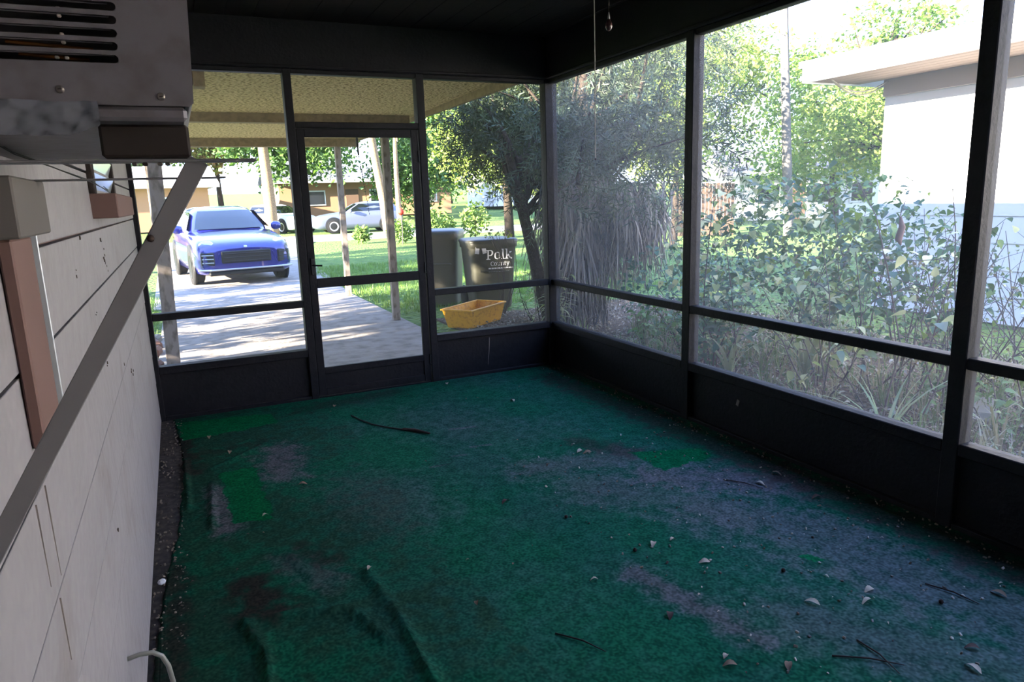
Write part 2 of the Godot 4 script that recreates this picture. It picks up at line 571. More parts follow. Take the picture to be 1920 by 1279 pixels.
	part(hb, "roof", Sh.new().prism(PackedVector2Array([Vector2(-8.0, 2.85), Vector2(-0.06, 2.95), Vector2(-0.06, 3.05), Vector2(-3.6, 3.7), Vector2(-8.0, 2.95)]), 13.2, Transform3D(Basis(), Vector3(0, 0, -0.9))), M.roof_grey)

	screen_door()


func screen_door() -> void:
	var d := thing("door_1", "black screen door with a middle rail and a kick panel", "door", Vector3(1.455, 0, -0.015), 0, "", "structure")
	var w := 0.933
	var black: Material = M.black_paint
	part(d, "stile", bx(Vector3(0.03, 1.035, -0.016), Vector3(0.056, 2.036, 0.032), 0.003), black)
	part(d, "stile", bx(Vector3(w - 0.031, 1.035, -0.016), Vector3(0.056, 2.036, 0.032), 0.003), black)
	for r in [[1.992, 2.053], [0.872, 0.944], [0.19, 0.242], [0.017, 0.072]]:
		part(d, "rail", b2(Vector3(0.058, r[0], -0.030), Vector3(w - 0.059, r[1], -0.001), 0.003), black)
	part(d, "kick_panel", b2(Vector3(0.058, 0.072, -0.024), Vector3(w - 0.059, 0.19, -0.014)), M.black_paint)
	for yy in [[0.242, 0.872], [0.944, 1.992]]:
		part(d, "insect_screen", b2(Vector3(0.058, yy[0], -0.0205), Vector3(w - 0.059, yy[1], -0.02)), M.screen)
	var h := part(d, "handle", bx(Vector3(0.036, 1.04, 0.006), Vector3(0.03, 0.13, 0.012), 0.004), M.trim_black)
	part(h, "lever", Sh.new().tube([Vector3(0.036, 1.05, 0.01), Vector3(0.036, 1.05, 0.035), Vector3(0.10, 1.045, 0.04)], 0.007, 8), M.trim_black)
	for y in [0.2, 0.97, 1.85]:
		part(d, "hinge", bx(Vector3(w - 0.004, y, 0.004), Vector3(0.014, 0.09, 0.014), 0.003), M.trim_black)
	part(d, "threshold", b2(Vector3(0.0, 0.0, -0.06), Vector3(w, 0.014, 0.0), 0.004), M.black_paint)


# ------------------------------------------------------------------ outside ground
func ground() -> void:
	var g := Sh.new()
	var rows := []
	var zs := [40.0, 10.0, 0.0, -10.0, -24.0, -34.0, -50.0, -70.0, -110.0, -200.0]
	var hy := [-0.12, -0.12, -0.12, -0.12, -0.13, -0.13, 0.35, 1.1, 2.2, 4.5]
	for i in zs.size():
		var row := []
		for k in 13: row.append(Vector3(-120 + 22.0 * k, hy[i], zs[i]))
		rows.append(row)
	g.grid(rows, false)
	solo("lawn_ground", g.mesh(), M.lawn, "green and yellowing lawn around the house and across the street", "lawn", Vector3.ZERO, "", "structure")
	# driveway under the carport and out to the street
	var dv := thing("driveway", "pale concrete driveway running from the carport to the street", "driveway", Vector3.ZERO, 0, "", "structure")
	part(dv, "slab", b2(Vector3(0.25, -0.22, -3.35), Vector3(3.3, GY, -0.12), 0.006), M.concrete)
	part(dv, "slab", b2(Vector3(0.25, -0.22, -7.2), Vector3(3.3, GY, -3.36), 0.006), M.concrete)
	part(dv, "apron", Sh.new().prism(PackedVector2Array([Vector2(0.1, 7.21), Vector2(3.3, 7.21), Vector2(4.3, 20.0), Vector2(6.0, 26.0), Vector2(-0.2, 26.0), Vector2(0.0, 20.0)]), 0.1, Transform3D(Basis(Vector3.RIGHT, -PI / 2), Vector3(0, GY - 0.105, 0))), M.concrete)
	solo("road", b2(Vector3(-60, -0.2, -31.5), Vector3(80, GY - 0.01, -25.5)).mesh(), M.asphalt, "sun-bleached grey street running across behind the cars", "road", Vector3.ZERO, "", "structure")
	# leaf-strewn bed along the porch
	solo("garden_bed", b2(Vector3(3.66, -0.2, -3.6), Vector3(7.4, GY + 0.005, 8.0)).mesh(), M.mulch, "brown leaf-strewn earth bed along the screen wall", "garden bed", Vector3.ZERO, "", "structure")
	# fallen leaves on the bed
	var xf := []
	var cols := []
	for i in 9000:
		var q := Vector3(rnd(3.7, 7.3), GY + 0.01 + rnd(0, 0.02), rnd(-3.5, 6.0))
		var b := Basis(Vector3.UP, rnd(0, TAU)) * Basis(Vector3.RIGHT, rnd(-0.5, 0.5)) * Basis(Vector3.BACK, rnd(-0.5, 0.5))
		xf.append(Transform3D(b.scaled_local(Vector3.ONE * rnd(0.6, 1.4)), q))
		var t := rnd(0.5, 1.25)
		cols.append(lin(0.29 * t, 0.24 * t, 0.175 * t) if rng.randf() < 0.6 else lin(0.37 * t, 0.345 * t, 0.30 * t))
	var ll := scatter(self, "leaf_litter", leaf_mesh(0.06, 0.022, 0.012, 3), M.dry, xf, cols)
	meta(ll, "brown fallen leaves carpeting the earth bed outside", "leaf litter", "", "stuff")
	# grassy undergrowth in the bed, green and withered
	var ug := Sh.new()
	for k in 6:
		var a := TAU * k / 6 + 0.3
		var d := Vector3(cos(a), 0, sin(a))
		var sd := Vector3(-sin(a), 0, cos(a)) * 0.006
		var h := 0.2 + 0.07 * (k % 3)
		ug.quad(d * 0.01 - sd, d * 0.01 + sd, d * 0.07 + Vector3(0, h * 0.7, 0) + sd * 0.8, d * 0.07 + Vector3(0, h * 0.7, 0) - sd * 0.8)
		ug.tri(d * 0.07 + Vector3(0, h * 0.7, 0) - sd * 0.8, d * 0.07 + Vector3(0, h * 0.7, 0) + sd * 0.8, d * 0.19 + Vector3(0, h * 0.85, 0))
	xf = []; cols = []
	for i in 1500:
		var q := Vector3(rnd(4.3, 7.3), GY, rnd(-1.2, 4.2))
		if sin(q.x * 5.0) + sin(q.z * 4.0 + q.x * 3.0) < -0.5: continue
		xf.append(Transform3D((Basis(Vector3.UP, rnd(0, TAU)) * Basis(Vector3.RIGHT, rnd(-0.3, 0.3))).scaled_local(Vector3.ONE * rnd(0.4, 1.2)), q))
		var t := rnd(0.6, 1.3)
		cols.append(lin(0.13 * t, 0.19 * t, 0.08 * t) if i % 5 < 3 else lin(0.27 * t, 0.25 * t, 0.17 * t))
	meta(scatter(self, "undergrowth", ug.mesh(), M.leaf, xf, cols), "grassy green and withered undergrowth below the shrubs", "undergrowth", "", "stuff")
	# short grass beside the drive
	var bl := Sh.new()
	for k in 5:
		var a := TAU * k / 5 + 0.3
		var o := Vector3(cos(a), 0, sin(a)) * 0.02
		var tip := Vector3(cos(a) * 0.05, 0.1, sin(a) * 0.05)
		var sd := Vector3(-sin(a), 0, cos(a)) * 0.005
		bl.tri(o - sd, o + sd, tip)
	xf = []; cols = []
	for i in 9000:
		var q := Vector3(rnd(3.35, 8.5), -0.12, rnd(-13.0, -4.3))
		if i % 4 == 0: q = Vector3(rnd(-2.5, 0.2), -0.12, rnd(-9.0, -2.0))
		xf.append(Transform3D(Basis(Vector3.UP, rnd(0, TAU)).scaled(Vector3.ONE * rnd(0.5, 1.1)), q))
		var t := rnd(0.6, 1.3)
		cols.append(lin(0.15 * t, 0.26 * t, 0.05 * t))
	meta(scatter(self, "grass_blades", bl.mesh(), M.leaf, xf, cols), "short green grass growing beside the driveway", "grass", "", "stuff")
	# edging stones along the left of the slab
	for i in 7:
		var s := Sh.new().box(Vector3.ZERO, Vector3(rnd(0.16, 0.22), rnd(0.1, 0.15), rnd(0.2, 0.3)), 0.03, Basis(Vector3.UP, rnd(-0.3, 0.3)))
		solo("edging_stone", s.mesh(), M.brick if i % 3 else M.stone, "rough edging stone beside the slab, %s from the porch" % ["first", "second", "third", "fourth", "fifth", "sixth", "seventh"][i], "stone", Vector3(0.16 + rnd(-0.04, 0.04), GY + 0.02, -1.6 - 0.42 * i), "edging stones by the carport slab")
	var rk := Sh.new().box(Vector3.ZERO, Vector3(0.5, 0.12, 0.2), 0.04)
	var ro := solo("kerb_stone", rk.mesh(), M.stone, "weathered flat grey stone half hidden in leaf litter", "stone", Vector3(5.45, GY + 0.05, 2.65))
	ro.rotation.y = 0.5


func leaf_mesh(l: float, w: float, curl: float, seg := 4) -> ArrayMesh:   # a leaf along +z from its stalk, folded on its midrib
	var s := Sh.new()
	var rows := []
	for i in seg + 1:
		var t := float(i) / seg
		var ww := w * 0.5 * sin(PI * pow(t, 0.75) * 0.97 + 0.05)
		var y := curl * sin(t * PI) - curl * t * 0.6
		rows.append([Vector3(ww, y + ww * 0.35, l * t), Vector3(0, y, l * t), Vector3(-ww, y + ww * 0.35, l * t)])
	s.grid(rows, false)
	return s.mesh()


# ------------------------------------------------------------------ carport
func carport() -> void:
	var c := thing("carport", "flat carport roof on tan posts over the driveway", "carport")
	part(c, "roof", b2(Vector3(0.02, 2.68, -7.15), Vector3(3.62, 2.80, -0.16)), M.roof_grey)
	part(c, "soffit", Sh.new().prism(PackedVector2Array([Vector2(0.16, 2.64), Vector2(7.15, 2.555), Vector2(7.15, 2.68), Vector2(0.16, 2.68)]), 3.58, Transform3D(Basis(Vector3.UP, PI / 2), Vector3(0.03, 0, 0))), M.popcorn)
	part(c, "fascia", b2(Vector3(3.60, 2.54, -7.17), Vector3(3.645, 2.80, -0.16), 0.004), M.tan_timber)
	part(c, "beam", b2(Vector3(0.05, 2.485, -3.93), Vector3(3.52, 2.60, -3.79), 0.005), M.tan_timber)
	part(c, "beam", b2(Vector3(0.05, 2.425, -6.95), Vector3(3.55, 2.56, -6.80), 0.005), M.tan_timber)
	for q in [[0.40, -2.43, 2.62], [3.185, -3.86, 2.49], [3.195, -6.87, 2.43], [0.3, -6.87, 2.43]]:
		var w: float = 0.13 if q[1] == -2.43 else 0.095
		var pp := part(c, "post", bx(Vector3(0, (q[2] - GY) / 2.0, 0), Vector3(w, q[2] - GY, w), 0.006), M.post_paint, Vector3(q[0], GY, q[1]))
		if q[1] == -2.43: pp.rotation.z = -0.03
	# small junction box hanging under the soffit
	var l := thing("ceiling_fixture", "small brown box fixture under the speckled carport ceiling", "fixture", Vector3(0.89, 2.60, -1.15))
	part(l, "mounting_board", bx(Vector3(0.0, -0.05, 0), Vector3(0.09, 0.14, 0.16), 0.005), M.tan_timber)
	part(l, "housing", bx(Vector3(-0.08, -0.05, 0), Vector3(0.08, 0.10, 0.12), 0.01), M.brown_board)
	# hanging chain on the outside of the door header
	var ch := thing("hanging_chain", "thin black beaded chain hanging from a rod beyond the door", "chain", Vector3(1.925, 2.06, -0.125))
	part(ch, "rod", Sh.new().tube([Vector3(0, 0, 0.02), Vector3(0, -0.03, 0), Vector3(0.006, -0.195, 0)], 0.0075, 8), M.wire_black)
	for i in 24:
		var y := -0.205 - i * 0.019
		var s := Sh.new().box(Vector3.ZERO, Vector3(0.0085 - i * 0.0002, 0.015, 0.0045), 0.002, Basis(Vector3.UP, (i % 2) * PI / 2))
		part(ch, "link", s, M.wire_black, Vector3(0.008 + 0.0022 * i + 0.0015 * sin(i * 1.1), y, 0))


# ------------------------------------------------------------------ neighbour's house on the right
func neighbour() -> void:
	var h := thing("neighbour_house", "white clapboard house with a wide tan soffit beside the garden", "house", Vector3(9.0, GY, -1.0))
	part(h, "wall_core", b2(Vector3(0.03, 0, 0.0), Vector3(7.0, 2.96, 13.0)), M.white_siding)
	for i in 9:
		var s := Sh.new().prism(PackedVector2Array([Vector2(0.03, 0), Vector2(-0.012, 0), Vector2(0.006, 0.31), Vector2(0.03, 0.31)]), 13.0)
		part(h, "siding_board", s, M.white_siding, Vector3(0, i * 0.305, 0))
	for i in 9:
		part(h, "siding_board", b2(Vector3(0, 0.003, -0.02), Vector3(7.0, 0.30, 0.0), 0.003), M.white_siding, Vector3(0, i * 0.305, 0))
	part(h, "frieze_board", b2(Vector3(-0.035, 2.70, -0.03), Vector3(0.0, 2.92, 13.0), 0.004), M.frieze)
	for i in 6:
		part(h, "soffit_board", b2(Vector3(-0.97 + i * 0.162, 2.915, -0.42), Vector3(-0.97 + i * 0.162 + 0.154, 2.935, 13.0), 0.003), M.soffit_tan)
	part(h, "fascia", b2(Vector3(-1.01, 2.90, -0.45), Vector3(-0.97, 3.10, 13.0), 0.004), M.roof_white)
	part(h, "fascia", b2(Vector3(-0.97, 2.90, -0.47), Vector3(7.0, 3.10, -0.42), 0.004), M.roof_white)
	part(h, "roof", Sh.new().prism(PackedVector2Array([Vector2(-1.02, 3.08), Vector2(3.5, 3.95), Vector2(8.0, 3.08), Vector2(8.0, 3.16), Vector2(3.5, 4.05), Vector2(-1.02, 3.16)]), 13.5, Transform3D(Basis(), Vector3(0, 0, -0.5))), M.roof_white)
	var cw := thing("eave_cable", "looped pale cable hanging under the white eave", "cable", Vector3(8.2, 2.8, -1.15))
	for k in 2:
		var path := []
		for i in 13:
			var t := i / 12.0
			path.append(Vector3(t * 0.85 - k * 0.08, 0.09 - sin(t * PI) * (0.20 - k * 0.03) - t * 0.10, 0.05 * k - 0.12 + 0.25 * t))
		part(cw, "strand", Sh.new().tube(path, 0.009, 6), M.cord_white)


# ------------------------------------------------------------------ air conditioner and brackets on the left wall
func air_conditioner() -> void:
	var a := thing("window_air_conditioner", "grey metal window air conditioner with louvre slots sticking out of the wall", "air conditioner", Vector3(0.0, 0.0, 4.6))
	# side plate facing the camera, with long open slots
	var poly := PackedVector2Array([Vector2(0.30, 1.628), Vector2(0.610, 1.628), Vector2(0.6145, 1.632), Vector2(0.632, 1.99), Vector2(0.30, 1.99)])
	var comb := PackedVector2Array()
	comb.append_array([poly[0], poly[1], poly[2], poly[3], poly[4]])
	# walk down the left side, cutting the slots
	var sl := [1.755, 1.742, 1.729, 1.7155, 1.702, 1.6888, 1.6757]
	for y in sl:
		var r := 0.0044
		var xr: float = 0.5405 + (y - 1.6757) * 0.07
		comb.append(Vector2(0.30, y + r))
		for k in 7:
			var t := PI / 2 - PI * k / 6.0
			comb.append(Vector2(xr + r * cos(t), y + r * sin(t)))
		comb.append(Vector2(0.30, y - r))
	part(a, "side_plate", Sh.new().prism(comb, 0.0015, Transform3D(Basis(), Vector3(0, 0, -0.0015))), M.ac_case)
	part(a, "case", b2(Vector3(0.12, 1.628, -0.70), Vector3(0.606, 1.99, -0.09), 0.006), M.ac_inner)
	part(a, "top_cover", b2(Vector3(0.12, 1.985, -0.70), Vector3(0.613, 1.992, -0.0005), 0.002), M.ac_case)
	part(a, "outer_cover", b2(Vector3(0.606, 1.628, -0.70), Vector3(0.613, 1.99, -0.0005), 0.003), M.ac_case)
	part(a, "base_pan", b2(Vector3(0.30, 1.612, -0.70), Vector3(0.6065, 1.6275, -0.001), 0.004), M.ac_case)
	for y in sl:   # fins behind the slots
		part(a, "inner_louvre", bx(Vector3(0.42, y - 0.004, -0.022), Vector3(0.24, 0.0012, 0.014), 0.0, Basis(Vector3.RIGHT, 0.5)), M.ac_case)
	part(a, "copper_pipe", Sh.new().tube([Vector3(0.44, 1.694, -0.03), Vector3(0.52, 1.690, -0.032)], 0.002, 8), M.ac_copper)
	part(a, "copper_pipe", Sh.new().tube([Vector3(0.45, 1.682, -0.03), Vector3(0.515, 1.679, -0.032)], 0.002, 8), M.ac_copper)
	for q in [[0.494, 1.7265], [0.494, 1.719], [0.494, 1.7005], [0.4945, 1.6925], [0.4865, 1.677], [0.4955, 1.677]]:
		part(a, "coil_clip", bx(Vector3(q[0], q[1], -0.012), Vector3(0.0042, 0.0035, 0.004), 0.001), M.ac_white)
	for q in [[0.486, 1.643], [0.582, 1.638]]:
		var sc := part(a, "screw", Sh.new().lathe([[0.0042, 0.0], [0.0042, 0.0008], [0.0034, 0.0022], [0.0, 0.0026]], 12, Transform3D(Basis(Vector3.RIGHT, PI / 2), Vector3(q[0], q[1], 0.0))), M.screw)
		part(sc, "slot", bx(Vector3(q[0], q[1], 0.0026), Vector3(0.004, 0.0009, 0.0006)), M.rust)
	# crumpled foil tape along the bottom edge
	var rows := []
	var fn := FastNoiseLite.new()
	fn.frequency = 14.0
	for j in 12:
		var row := []
		for i in 36:
			var x := 0.40 + i * 0.0034
			var t := j / 11.0
			var lo := 1.5955 - 0.0 * t + 0.006 * fn.get_noise_2d(x, 3.0) + (0.012 if i > 26 else 0.0) * (i - 26) / 9.0
			var y := lerpf(lo, 1.631 + 0.0025 * fn.get_noise_2d(x * 1.5, 9.0), t)
			row.append(Vector3(x, y, 0.0015 + 0.0025 * absf(fn.get_noise_2d(x, y * 2.0)) + 0.004 * (1.0 - t) * (1.0 - t)))
		rows.append(row)
	var fs := Sh.new()
	fs.grid(rows, false)
	part(a, "foil_tape", fs, M.foil)

	# packing block under the outer end
	solo("packing_block", bx(Vector3.ZERO, Vector3(0.094, 0.037, 0.12), 0.003).mesh(), M.dark_wood, "dark wood block wedged between air conditioner and bracket", "wood block", Vector3(0.560, 1.5935, 4.50))
	# two steel brackets
	for k in 2:
		var z: float = [4.55, 3.98][k]
		var br := thing("support_bracket", ["grey steel bracket with diagonal strut nearest the camera under the air conditioner", "pale steel bracket with a wall leg on the brown board, the farther one"][k], "bracket", Vector3(0, 0, z), 0, "air conditioner brackets")
		part(br, "arm", b2(Vector3(0.33, 1.5695, -0.016), Vector3(0.68, 1.5728, 0.016), 0.001), M.galvanised)
		var p0 := Vector3(0.612, 1.568, 0.0)
		var p1 := Vector3(0.336, 1.115, 0.0)
		var dir := (p0 - p1).normalized()
		var bas := Basis(dir.cross(Vector3.BACK), dir, Vector3.BACK)
		part(br, "strut", bx((p0 + p1) / 2.0, Vector3(0.0235, (p0 - p1).length() + 0.01, 0.003), 0.001, bas), M.galvanised)
		part(br, "wall_leg", b2(Vector3(0.335, 1.12, 0.004 if k == 1 else -0.003), Vector3(0.352 if k == 1 else 0.339, 1.575, 0.010 if k == 1 else 0.003), 0.001), M.white_metal)
		for q in [[0.553, 1.481], [0.348, 1.16]]:
			part(br, "bolt", Sh.new().lathe([[0.0045, 0.0], [0.0045, 0.002], [0.002, 0.004], [0.0, 0.004]], 8, Transform3D(Basis(Vector3.RIGHT, PI / 2), Vector3(q[0] - 0.002, q[1], 0.0015))), M.rust)
		if k == 0:
			for x in [0.545, 0.556, 0.572, 0.58]:
				part(br, "bolt", bx(Vector3(x, 1.5675, 0.005), Vector3(0.006, 0.004, 0.006), 0.001), M.screw if x != 0.556 else M.rust)
	solo("shim_block", bx(Vector3.ZERO, Vector3(0.038, 0.095, 0.30), 0.003).mesh(), M.grey_wood, "weathered grey wood block on the wall behind the bracket", "wood block", Vector3(0.346, 1.5245, 4.06))
	solo("mounting_board", bx(Vector3.ZERO, Vector3(0.02, 0.34, 0.17), 0.003).mesh(), M.brown_board, "brown painted board standing on the siding below the air conditioner", "board", Vector3(0.3365, 1.305, 4.095))


func wall_things() -> void:
	# far window in the house wall
	var w := thing("window_1", "dark framed louvre window in the left wall past the air conditioner", "window", Vector3(XL, 0, 0), 0, "", "structure")
	part(w, "sill", b2(Vector3(-0.02, 1.487, 1.62), Vector3(0.082, 1.572, 2.66), 0.004), M.brown_board)
	part(w, "jamb", b2(Vector3(-0.02, 1.572, 2.58), Vector3(0.018, 2.3, 2.66), 0.003), M.dark_wood)
	part(w, "jamb", b2(Vector3(-0.02, 1.572, 1.62), Vector3(0.018, 2.3, 1.69), 0.003), M.dark_wood)
	part(w, "head", b2(Vector3(-0.02, 2.3, 1.60), Vector3(0.03, 2.38, 2.68), 0.003), M.dark_wood)
	part(w, "backing", b2(Vector3(-0.025, 1.572, 1.69), Vector3(-0.010, 2.3, 2.58)), M.brown_board)
	for i in 10:
		part(w, "louvre_pane", bx(Vector3(0.004, 1.61 + i * 0.072, 2.135), Vector3(0.004, 0.078, 0.89), 0.001, Basis(Vector3.BACK, -0.32)), M.lamp_glass)
	# black cords along the wall
	var path := [Vector3(0.345, 1.630, 4.28), Vector3(0.372, 1.606, 4.21), Vector3(0.40, 1.592, 4.1), Vector3(0.415, 1.580, 3.6), Vector3(0.40, 1.576, 2.9), Vector3(0.36, 1.60, 2.5)]
	var path2 := []
	for q in path: path2.append(q + Vector3(0.004, -0.004 - 0.006 * sin(q.z * 3.0), 0.01))
	solo("power_cord", Sh.new().tube(path, 0.0012, 6).mesh(), M.wire_black, "thin black cord strung under the air conditioner, upper of two", "cord", Vector3.ZERO, "cords under the air conditioner")
	solo("power_cord", Sh.new().tube(path2, 0.0010, 6).mesh(), M.wire_black, "thin black cord strung under the air conditioner, lower of two", "cord", Vector3.ZERO, "cords under the air conditioner")
	# clear drain hose leaving the wall near the floor
	var hs := thing("drain_hose", "short clear plastic drain hose looping out of the wall at floor level", "hose")
	var hp := [Vector3(0.30, 0.305, 3.5), Vector3(0.325, 0.314, 3.5), Vector3(0.356, 0.3185, 3.5), Vector3(0.388, 0.314, 3.5), Vector3(0.409, 0.296, 3.5), Vector3(0.421, 0.262, 3.5), Vector3(0.427, 0.208, 3.5), Vector3(0.429, 0.12, 3.5), Vector3(0.432, 0.036, 3.52), Vector3(0.46, 0.024, 3.6)]
	part(hs, "hose", Sh.new().tube(hp, 0.0066, 10), M.tube_clear)
	part(hs, "end_fitting", Sh.new().tube([Vector3(0.312, 0.3095, 3.5), Vector3(0.322, 0.3135, 3.5)], 0.0078, 10), M.trim_black)
	# small white clip hooked on the near strut
	solo("plastic_clip", bx(Vector3.ZERO, Vector3(0.004, 0.03, 0.008), 0.001).mesh(), M.white_metal, "small white clip on the siding below the strut", "clip", Vector3(XL - 0.004, 1.045, 3.95))
	# pull cords hanging from the ceiling
	var pc := thing("ceiling_string", "long pale pull cord hanging from the ceiling with a dark end knot", "cord", Vector3(2.455, HC, 2.5))
	var pth := []
	for i in 20: pth.append(Vector3(0.0012 * sin(i * 0.7), -i * (HC - 1.685) / 19.0, 0.001 * cos(i * 0.9)))
	part(pc, "cord", Sh.new().tube(pth, 0.0022, 6), M.cord_white)
	part(pc, "knot", Sh.new().lathe([[0.001, 0.0], [0.005, 0.006], [0.001, 0.013]], 8, Transform3D(Basis(), Vector3(0, -0.72, 0))), M.cord_white)
	part(pc, "knot", Sh.new().lathe([[0.001, 0.0], [0.0055, 0.006], [0.001, 0.013]], 8, Transform3D(Basis(), Vector3(0, 1.672 - HC, 0))), M.wire_black)
	var pd := thing("pull_chain", "short chain with a brown egg-shaped knob hanging from the ceiling", "pull chain", Vector3(2.534, HC, 2.5))
	part(pd, "chain", Sh.new().tube([Vector3.ZERO, Vector3(0.0, -0.455, 0)], 0.0014, 6), M.twig_dark)
	part(pd, "ferrule", Sh.new().lathe([[0.006, -0.484], [0.0055, -0.47], [0.003, -0.456], [0.001, -0.45]], 10), M.trim_silver)
	part(pd, "knob", Sh.new().lathe([[0.001, -0.535], [0.010, -0.531], [0.0165, -0.518], [0.0165, -0.505], [0.011, -0.49], [0.0055, -0.482]], 16), M.ceramic_brown)


# ------------------------------------------------------------------ carpet
func seg_d(x: float, z: float, a: Vector2, b: Vector2) -> float:
	var q := Vector2(x, z)
	var ab := b - a
	var t := clampf((q - a).dot(ab) / maxf(ab.length_squared(), 1e-6), 0.0, 1.0)
	return q.distance_to(a + ab * t)


func wrinkle(x: float, z: float) -> float:
	var h := 0.0
	for w in [[[0.66, 2.955], [0.85, 2.99], 0.010, 0.022], [[0.85, 2.99], [1.017, 3.05], 0.011, 0.022], [[1.017, 3.05], [1.085, 3.30], 0.010, 0.024], [[0.64, 2.94], [0.69, 3.18], 0.011, 0.02], [[0.69, 3.18], [0.675, 3.5], 0.011, 0.022], [[1.13, 2.80], [1.16, 3.15], 0.009, 0.024], [[1.16, 3.15], [1.16, 3.65], 0.011, 0.026], [[0.60, 1.45], [0.575, 2.05], 0.008, 0.022], [[0.47, 1.0], [0.475, 1.75], 0.008, 0.02], [[0.42, 0.60], [1.1, 0.50], 0.006, 0.022], [[0.6, 1.22], [0.9, 0.95], 0.006, 0.02], [[0.85, 2.45], [0.93, 2.75], 0.006, 0.02]]:
		var d := seg_d(x, z, Vector2(w[0][0], w[0][1]), Vector2(w[1][0], w[1][1]))
		h = maxf(h, 1.8 * w[2] * exp(-pow(d / (w[3] * 0.65), 2.0)))
	return h


